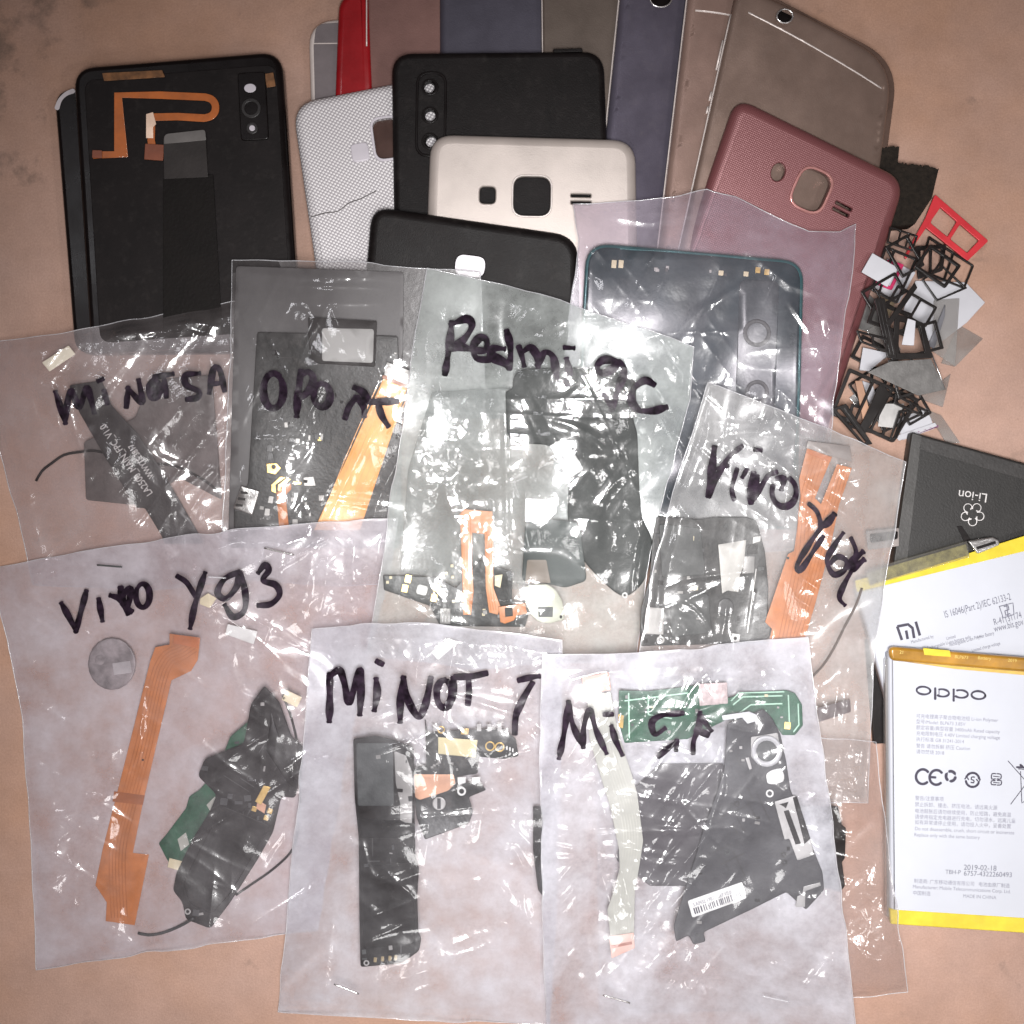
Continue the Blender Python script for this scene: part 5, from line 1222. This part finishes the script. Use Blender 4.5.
b.write([(zv((125, 145), (115, 230), (95, 385)), 7.5), zv((100, 390), (150, 270), (200, 190), (265, 135)), zv((132, 250), (190, 235)), (zv((240, 255), (215, 350), (225, 405)), 5.5), (zv((335, 152), (360, 155)), 6), zv((290, 255), (270, 290)), (zv((325, 275), (308, 350), (312, 420)), 7), (zv((315, 420), (365, 340), (400, 285), (440, 268)), 6), zv((345, 290), (330, 400)), (zv(*ov(482, 368, 62, 76, -60, 200)), 6.5), (zv((450, 300), (480, 300), (470, 350)), 7),
         zv((612, 432), (650, 470), (672, 535)), (zv((735, 488), (700, 530), (672, 540)), 8), zv((675, 545), (615, 630), (550, 740), (565, 770), (640, 660), (680, 600)), zv((782, 582), (735, 650), (702, 720), (735, 790), (790, 770), (800, 720), (755, 700), (722, 730)), zv((826, 608), (850, 670), (840, 720)), (zv((880, 680), (835, 720), (830, 760), (885, 720)), 8), zv((835, 760), (790, 840), (765, 910), (790, 945))], 4.8, None, .2)

# --- clear thin bag under the front right bag
F_thin = bagfilm('film_thin', .03, .08, (.97, .96, .96), (.82, .78, .77), sharp=.06, fine=.3)
b = Bag('thin clear bag sticking out beneath the front right bag', [(600, 720), (740, 730), (876, 742)], [(876, 742), (882, 800), (890, 860), (898, 920), (908, 992)], [(600, 1012), (760, 1010), (908, 992)], [(600, 720), (598, 860), (600, 1012)],
        F_thin, 71, .9, 18, .7, .35, 22, [(870, 950, 40, 60, .8, 16), (850, 900, 40, 50, .6, 16), (860, 830, 25, 40, .5, 18)], [([(880, 860), (872, 880), (885, 900)], .9, 5), ([(850, 940), (870, 960), (900, 965)], .9, 6), ([(860, 985), (880, 990), (905, 975)], .7, 6)], .6)
root, pl, o_ = item('plastic_strip', 'black notched strip peeking out right of the front right bag', 'plastic strip', [(800, 806), (838, 806), (842, 825), (846, 828), (845, 858), (842, 862), (845, 886), (840, 892), (800, 880)], 1.2, None, r=1); body(root, pl, o_, 1.2, M_black, .8, 'strip')
b.close()

# --- front middle bag
F_mid = bagfilm('film_mid', .07, .52, (.96, .96, .98), (.81, .81, .85), sharp=.06)
b = Bag('bag holding a tall black module and gold ringed board, front middle', [(312, 629), (360, 625), (430, 623), (500, 632), (562, 640)], [(562, 640), (560, 760), (556, 900), (550, 1024)], [(278, 1012), (380, 1018), (470, 1022), (550, 1024)],
        [(312, 629), (306, 700), (298, 800), (288, 900), (278, 1012)], F_mid, 81, .8, 26, .6, .3, 32, [(500, 650, 60, 26, .7, 16), (500, 780, 40, 40, .7, 20), (320, 720, 30, 70, .5, 20), (490, 900, 60, 80, .35, 30)],
        [([(330, 690), (340, 660), (360, 640), (380, 632)], .8, 6), ([(360, 822), (420, 818), (500, 812), (545, 815)], .9, 6), ([(355, 890), (400, 880), (430, 870)], .6, 7), ([(430, 690), (470, 700), (520, 715)], .9, 5), ([(415, 640), (425, 660), (440, 650)], .8, 7), ([(490, 850), (515, 850), (530, 880)], .8, 6), ([(300, 880), (340, 890), (365, 885)], .7, 8), ([(318, 960), (325, 990), (300, 1000)], .8, 9), ([(470, 880), (500, 885), (515, 910)], .6, 6), ([(440, 930), (460, 900), (500, 860)], .5, 8), ([(385, 640), (395, 665), (410, 640)], .7, 7)], 1.0)
zt = zoomed(340, 680, 3.414)
root, pl, o_ = item('plastic_strip', 'narrow black strip at the right side of the front middle bag', 'plastic strip', [(533, 806), (546, 806), (546, 900), (538, 890), (533, 850)], .8, None, r=1); body(root, pl, o_, .8, M_black, .6, 'strip')
out = zt((290, 130), (300, 180), (420, 170), (560, 165), (600, 200), (610, 260), (560, 270), (475, 262), (470, 320), (395, 330), (410, 350), (480, 350), (500, 375), (440, 400), (455, 450), (440, 490), (290, 545), (262, 470), (255, 400), (250, 300), (295, 290))
root, pl, o_ = item('circuit_board', 'black board with gold rings and copper patch in the front middle bag', 'circuit board', out, 1.0, None, r=2, q=80); body(root, pl, o_, 1.0, M_board, .7)
bit(root, pl, 'cream_plate', zt((335, 195), (470, 205), (462, 265), (335, 252)), .6, mat('yellow_cream', (.62, .54, .32), .45, .2, var=.12), .5, 1); bit(root, pl, 'gold_square', zt((413, 166), (440, 166), (438, 187), (412, 186)), .5, M_gold, .4)
for c_ in zt((512, 226), (545, 229)): hollow_ring('gold_ring', circ(*c_, 5.0), circ(*c_, 3.4), pl.up(.3), .3, M_gold, root, .4)
hollow_ring('gold_ring', circ(*zt((345, 170))[0], 4), circ(*zt((345, 170))[0], 2.4), pl.up(.3), .3, M_gold, root, .4)
bit(root, pl, 'copper_patch', zt((252, 322), (388, 322), (395, 352), (370, 378), (272, 410), (256, 400)), .4, M_copper, .5, 2)
bit(root, pl, 'screw_head', circ(*zt((338, 422))[0], 6.8), .7, M_grey, 1); bit(root, pl, 'screw_slot', zt((332, 404), (344, 404), (344, 440), (332, 440)), .12, m_chip, .2, base=.7)
hollow_ring('screw_ring', circ(*zt((415, 380))[0], 4.5), circ(*zt((415, 380))[0], 2.5), pl.up(.5), .5, M_white, root, .4)
for x in (406, 455): bit(root, pl, 'white_pad', zt((x - 6, 332), (x + 25, 330), (x + 22, 352), (x - 2, 356)), .5, M_white, .4, 1)
for x in (325, 475, 510, 545): bit(root, pl, 'solder_tab', zt((x - 8, 150), (x + 6, 150), (x + 8, 175), (x - 8, 175)), .6, M_grey, .4)
pads(root, pl, zt((570, 232), (580, 236), (590, 240)), 1.5, 4, M_white); specks(root, pl, zt((300, 265), (465, 275), (460, 318), (300, 318)), 18, 3, [m_chip, m_chipl, m_chip], 1.5, 3.5)
out = zt((45, 200), (120, 190), (190, 205), (252, 230), (255, 500), (258, 600), (270, 640), (264, 740), (268, 860), (278, 880), (270, 925), (210, 968), (70, 980), (66, 800), (64, 540), (50, 400))
root, pl, o_ = item('speaker_module', 'tall black speaker module with pins at its foot in the front middle bag', 'speaker module', out, 1.8, None, r=3, q=80); body(root, pl, o_, 1.8, M_black, 1.2, 'housing')
bit(root, pl, 'metal_side_plate', zt((185, 242), (225, 258), (248, 320), (246, 490), (236, 495), (205, 478), (205, 420), (190, 350)), .5, mat('dull_side_plate', (.30, .29, .28), .4, .3, var=.2), .5, 1)
bit(root, pl, 'upper_lid', zt((55, 215), (180, 215), (185, 430), (60, 430)), .5, M_graphite, 1, 3); bit(root, pl, 'lower_lid', zt((75, 640), (250, 620), (255, 900), (80, 920)), .5, M_black, 1.2, 4); bit(root, pl, 'cross_band', zt((62, 470), (256, 490), (256, 540), (64, 540)), .7, M_blackgloss, .8)
detail(root, pl, o_, 47, 3, 12, 16)
hollow_ring('screw_hole', circ(*zt((90, 966))[0], 3), circ(*zt((90, 966))[0], 1.4), pl.up(.3), .3, M_grey, root, .4); pads(root, pl, zt((120, 955), (145, 952), (170, 950), (190, 948)), 3, 5, mat('dull_gold_pin', (.35, .27, .15), .4, .6), 5); bit(root, pl, 'side_rib', zt((190, 370), (215, 372), (214, 384), (190, 382)), .9, M_black, .3)
root, pl, o_ = item('sticker', 'white tilted sticker above the marker letters of the front middle bag', 'sticker', zoomed(270, 620, 2.533)((408, 82), (450, 45), (480, 55), (425, 102)), .3, None, r=1); body(root, pl, o_, .3, M_white, .4, 'label_face')
b.close()
zu = zoomed(300, 630, 4.096)
b.write([zu((120, 370), (122, 280), (122, 185)), zu((122, 190), (160, 165), (180, 210), (200, 295), (222, 240), (248, 165), (250, 250), (245, 342)), zu((312, 205), (316, 260), (305, 325)), (zu((318, 130), (334, 138)), 7), zu((410, 372), (412, 280), (424, 198)), zu((424, 200), (440, 280), (485, 355), (515, 300), (535, 200)), zu(*ov(590, 262, 30, 56, -60, 270)), zu((628, 200), (628, 270), (612, 310)), zu((640, 192), (700, 190), (760, 178)), zu((690, 200), (692, 250), (688, 300)), (zu((900, 205), (940, 195), (975, 190)), 7), zu((950, 220), (915, 280), (885, 350), (880, 420))], 6.3)
b.staple((334, 984), (359, 994)); 

# --- front right bag
F_right = bagfilm('film_right', .075, .56, (.96, .96, .98), (.81, .81, .85), sharp=.06)
b = Bag('bag holding a green board, grey ribbon and black bracket, front right', [(542, 655), (600, 654), (660, 652), (720, 646), (770, 640), (808, 637)], [(808, 637), (816, 700), (826, 780), (840, 880), (858, 1050)], [(547, 1050), (700, 1052), (858, 1050)],
        [(542, 655), (540, 760), (543, 900), (547, 1050)], F_right, 91, .8, 26, .6, .28, 34, [(640, 800, 50, 40, .55, 22), (640, 890, 40, 50, .45, 18), (690, 690, 90, 36, .5, 26), (760, 670, 50, 30, .7, 18), (660, 980, 110, 50, .5, 30), (800, 900, 40, 60, .5, 26)],
        [([(560, 700), (572, 680), (600, 672), (670, 668)], .9, 6), ([(618, 695), (640, 712), (690, 715), (725, 700)], .9, 7), ([(600, 1000), (660, 988), (730, 990), (760, 1010)], 1.0, 9), ([(550, 838), (640, 832), (740, 828)], .9, 6), ([(640, 880), (655, 888), (660, 880)], .9, 6), ([(768, 690), (765, 670), (780, 690)], .9, 5), ([(700, 660), (715, 690), (725, 665)], .8, 6), ([(785, 665), (800, 675), (806, 690)], .9, 7), ([(723, 740), (722, 790), (708, 830)], .7, 5), ([(640, 860), (665, 865), (690, 862)], .7, 6), ([(546, 860), (580, 858), (620, 862)], .8, 8), ([(790, 890), (810, 900), (830, 895)], .6, 6), ([(640, 672), (650, 700), (660, 670)], .7, 6), ([(560, 940), (580, 980), (590, 1020)], .6, 10)], 1.0)
zh = zoomed(530, 620, 2.536)
out = zh((225, 178), (300, 180), (430, 165), (500, 198), (560, 183), (650, 178), (672, 185), (690, 215), (692, 268), (672, 292), (640, 292), (620, 262), (500, 252), (400, 302), (240, 312), (225, 262))
root, pl, o_ = item('circuit_board', 'green board with pale traces behind the marker letters of the front right bag', 'circuit board', out, .9, None, r=1.5, q=80); body(root, pl, o_, .9, M_green, .6)
bit(root, pl, 'component_block', zh((428, 162), (500, 158), (502, 212), (430, 218)), .8, mat('pinkish_block', (.55, .45, .44), .4, .2, var=.35, scale=500), .6, 1)
m_trace = mat('pale_green_trace', (.35, .55, .42), .5)
trs = [zh((250, 185), (252, 300)), zh((240, 205), (400, 185)), zh((510, 205), (530, 185), (645, 182)), zh((515, 215), (540, 195), (640, 192)), zh((655, 190), (658, 262)), zh((300, 190), (300, 240), (360, 250)), zh((680, 212), (682, 266), (668, 284)), zh((525, 240), (560, 215), (640, 212)), zh((540, 246), (600, 230))]
strokes('copper_traces', [(t_, 1.3) for t_ in trs], plz(pl, .05), m_trace, root, 1.3, 0, smooth=False, cap=False)
bit(root, pl, 'gold_pad', zh((646, 258), (662, 260), (660, 278), (644, 276)), .3, M_gold, .3); bit(root, pl, 'gold_pad', zh((224, 240), (238, 242), (236, 275), (225, 272)), .3, M_gold, .3)
specks(root, pl, o_, 14, 12, [m_chip, M_cream, m_chipl], 1.5, 4)
root, pl, o_ = item('plastic_sheet', 'crumpled dark sheet between the grey ribbon and black bracket', 'plastic sheet', [(632, 790), (660, 764), (724, 764), (722, 800), (704, 840), (690, 886), (650, 886), (616, 860)], .4, None, r=3, q=80); body(root, pl, o_, .4, mat('dark_sheet', (.055, .05, .055), .4, var=.3), .5, 'sheet')
out = zh((500, 262), (560, 240), (592, 225), (615, 250), (635, 290), (650, 360), (660, 430), (690, 500), (718, 580), (742, 640), (746, 685), (700, 735), (650, 690), (560, 735), (440, 792), (446, 815), (415, 824), (402, 800), (370, 816), (364, 775), (390, 690), (420, 600), (440, 530), (470, 450), (492, 380))
root, pl, o_ = item('phone_bracket', 'black bracket with lens ring and barcode label in the front right bag', 'bracket', out, 1.5, None, r=2.5, q=80); body(root, pl, o_, 1.5, mat('bracket_black', (.035, .034, .038), .5, var=.25, bump=.2), 1.0, 'frame')
zc = zoomed(600, 680, 3.6577)
bit(root, pl, 'lens_mount', zc((552, 208), (575, 205), (650, 192), (662, 270), (640, 300), (570, 300), (552, 280)), .4, M_grey, .5, 2)
hollow_ring('lens_ring', circ(*zc((610, 260))[0], 15.5, 16), circ(*zc((610, 260))[0], 10.5), pl.up(1.2), .8, mat('pale_lens_ring', (.46, .46, .47), .35, .3, var=.1), root, 1.2); bit(root, pl, 'lens_glass', circ(*zc((610, 260))[0], 11), .6, M_graphite, .5, base=.3)
bit(root, pl, 'white_foam', zc((606, 345), (625, 330), (660, 322), (675, 345), (672, 372), (640, 382), (612, 380)), .6, M_white, .8, 3)
hollow_ring('screw_ring', circ(*zc((621, 415))[0], 4), circ(*zc((621, 415))[0], 2.2), pl.up(.5), .5, M_white, root, .4); pads(root, pl, zc((515, 247), (525, 512)), 3, 3, M_grey)
bit(root, pl, 'white_tick', zc((532, 285), (545, 282), (556, 325), (546, 328)), .4, M_grey, .4)
gb = zc((638, 445), (715, 422), (775, 600), (782, 640), (722, 660), (692, 580), (675, 585))
bit(root, pl, 'metal_bracket', gb, .5, M_grey, .5, 1.5)
bit(root, pl, 'bracket_slot', zc((672, 480), (690, 475), (735, 598), (715, 602)), .12, M_black, .2, base=.5); bit(root, pl, 'bracket_slot', zc((705, 430), (720, 425), (770, 580), (748, 600)), .12, M_black, .2, base=.5); bit(root, pl, 'bracket_slot', zc((655, 455), (690, 445), (680, 470), (668, 460)), .12, M_black, .2, base=.5)
bit(root, pl, 'cross_piece', zc((745, 755), (805, 740), (808, 752), (752, 772), (750, 830), (715, 830), (722, 790), (740, 785)), .5, M_grey, .5); bit(root, pl, 'top_clip', zc((445, 130), (545, 115), (575, 128), (572, 150), (540, 160), (520, 138), (450, 148)), .5, mat('translucent_clip', (.55, .56, .57), .4), .5, 1)
lab = zc((320, 808), (520, 738), (537, 798), (338, 870)); pb = pl.up(.25)
detail(root, pl, o_, 53, 4, 12, 14, [lab, gb, zc((540, 190), (680, 190), (690, 440), (590, 440))])
bit(root, pl, 'barcode_label', lab, .22, M_white, .4, 2)
rb = random.Random(5); A_, B_, D_ = [Vector(p) for p in (lab[0], lab[1], lab[3])]; bars = []
u = .07
while u < .93:
    w_ = rb.choice((.9, .9, 1.4)); s_ = A_ + (B_ - A_) * u; dn = (D_ - A_)
    bars.append(([tuple(s_ + dn * .5), tuple(s_ + dn * .86)], w_)); u += rb.choice((.03, .038, .05))
strokes('barcode', bars, plz(pb, .03), M_ink, root, .8, 0, cap=False)
text('printing', '3.A0932 1707 M3E7 V2.0', *[tuple(A_ + (B_ - A_) * .07 + (D_ - A_) * .42)][0], 4.8, pb, M_greyink, root, 19, .04, .82)
out = zh((145, 188), (205, 183), (215, 240), (228, 300), (258, 390), (272, 440), (287, 560), (278, 620), (266, 690), (264, 800), (204, 805), (196, 735), (228, 640), (225, 580), (205, 480), (180, 400), (150, 300))
root, pl = flex('pale grey ribbon cable with pinkish ends in the front right bag', out, M_palegrey, .25)
traces(root, pl, zh((178, 195), (200, 330), (245, 480), (255, 580), (232, 700), (234, 795)), 14, 6, mat('grey_trace', (.40, .40, .35), .45))
bit(root, pl, 'connector', zh((130, 145), (200, 132), (206, 178), (137, 188)), .7, M_pinkend, .4, 1); bit(root, pl, 'connector', zh((200, 802), (263, 793), (266, 832), (207, 858)), .7, M_pinkend, .4, 1)
bit(root, pl, 'connector_slot', zh((140, 152), (192, 142), (194, 152), (142, 162)), .15, mat('pale_pink_slot', (.75, .55, .48), .5), .2, base=.7); bit(root, pl, 'connector_slot', zh((206, 825), (258, 815), (259, 822), (207, 833)), .15, mat('brown_pink_slot', (.35, .16, .12), .5), .2, base=.7)
b.close()
zj = zoomed(540, 640, 3.657)
b.write([zj((70, 430), (90, 330), (104, 228)), zj((104, 228), (120, 310), (158, 390)), zj((158, 390), (160, 320), (182, 258), (205, 330), (242, 412)), zj((262, 318), (278, 370), (300, 418)), (zj((238, 272), (262, 272)), 6), zj((520, 268), (450, 275), (410, 300), (420, 345), (455, 325)), zj((500, 372), (470, 395), (435, 425)), zj((500, 370), (498, 400)), zj((585, 268), (580, 320), (562, 370), (560, 412)), zj((585, 275), (610, 310), (625, 330)), (zj((575, 330), (610, 345)), 8)], 5.2, None, .2)
b.staple((603, 995), (630, 1003)); b.staple((762, 996), (789, 1002), M_seam)

# ------------------------------------------------------------------ pieces of parts hang on their part
NEST = {'lens': ('camera_plate',), 'lens_ring': ('camera_plate', 'lens_mount', 'camera_panel'), 'flash_window': ('camera_plate',), 'plug_slot': ('plug',), 'socket_slot': ('metal_socket',), 'socket_pin': ('metal_socket',), 'screw_slot': ('screw_head',),
        'lens_glass': ('lens_mount',), 'lens_rim': ('camera_frame',), 'connector_slot': ('connector',), 'barcode': ('barcode_label',), 'bracket_slot': ('metal_bracket',), 'yellow_label': ('brown_tape',), 'tape_print': ('brown_tape',), 'tape_end': ('yellow_tape',),
        'pull_tab_edge': ('pull_tab',), 'speaker_label': ('housing',), 'screw_cap': ('housing',), 'conductor_traces': ('ribbon',), 'copper_traces': ('board',), 'camera_recess': ('back_shell',), 'antenna_line': ('back_shell',), 'crack': ('back_shell',)}
kind = lambda o: o.name.split('.')[0]
for o in list(WL):
    if o.parent and kind(o) in NEST:
        c = [k for k in o.parent.children if kind(k) in NEST[kind(o)] and k is not o]
        if c:
            t_ = min(c, key=lambda k: (WL[k] - WL[o]).length); o.parent = t_; o.location = WL[o] - WL[t_]
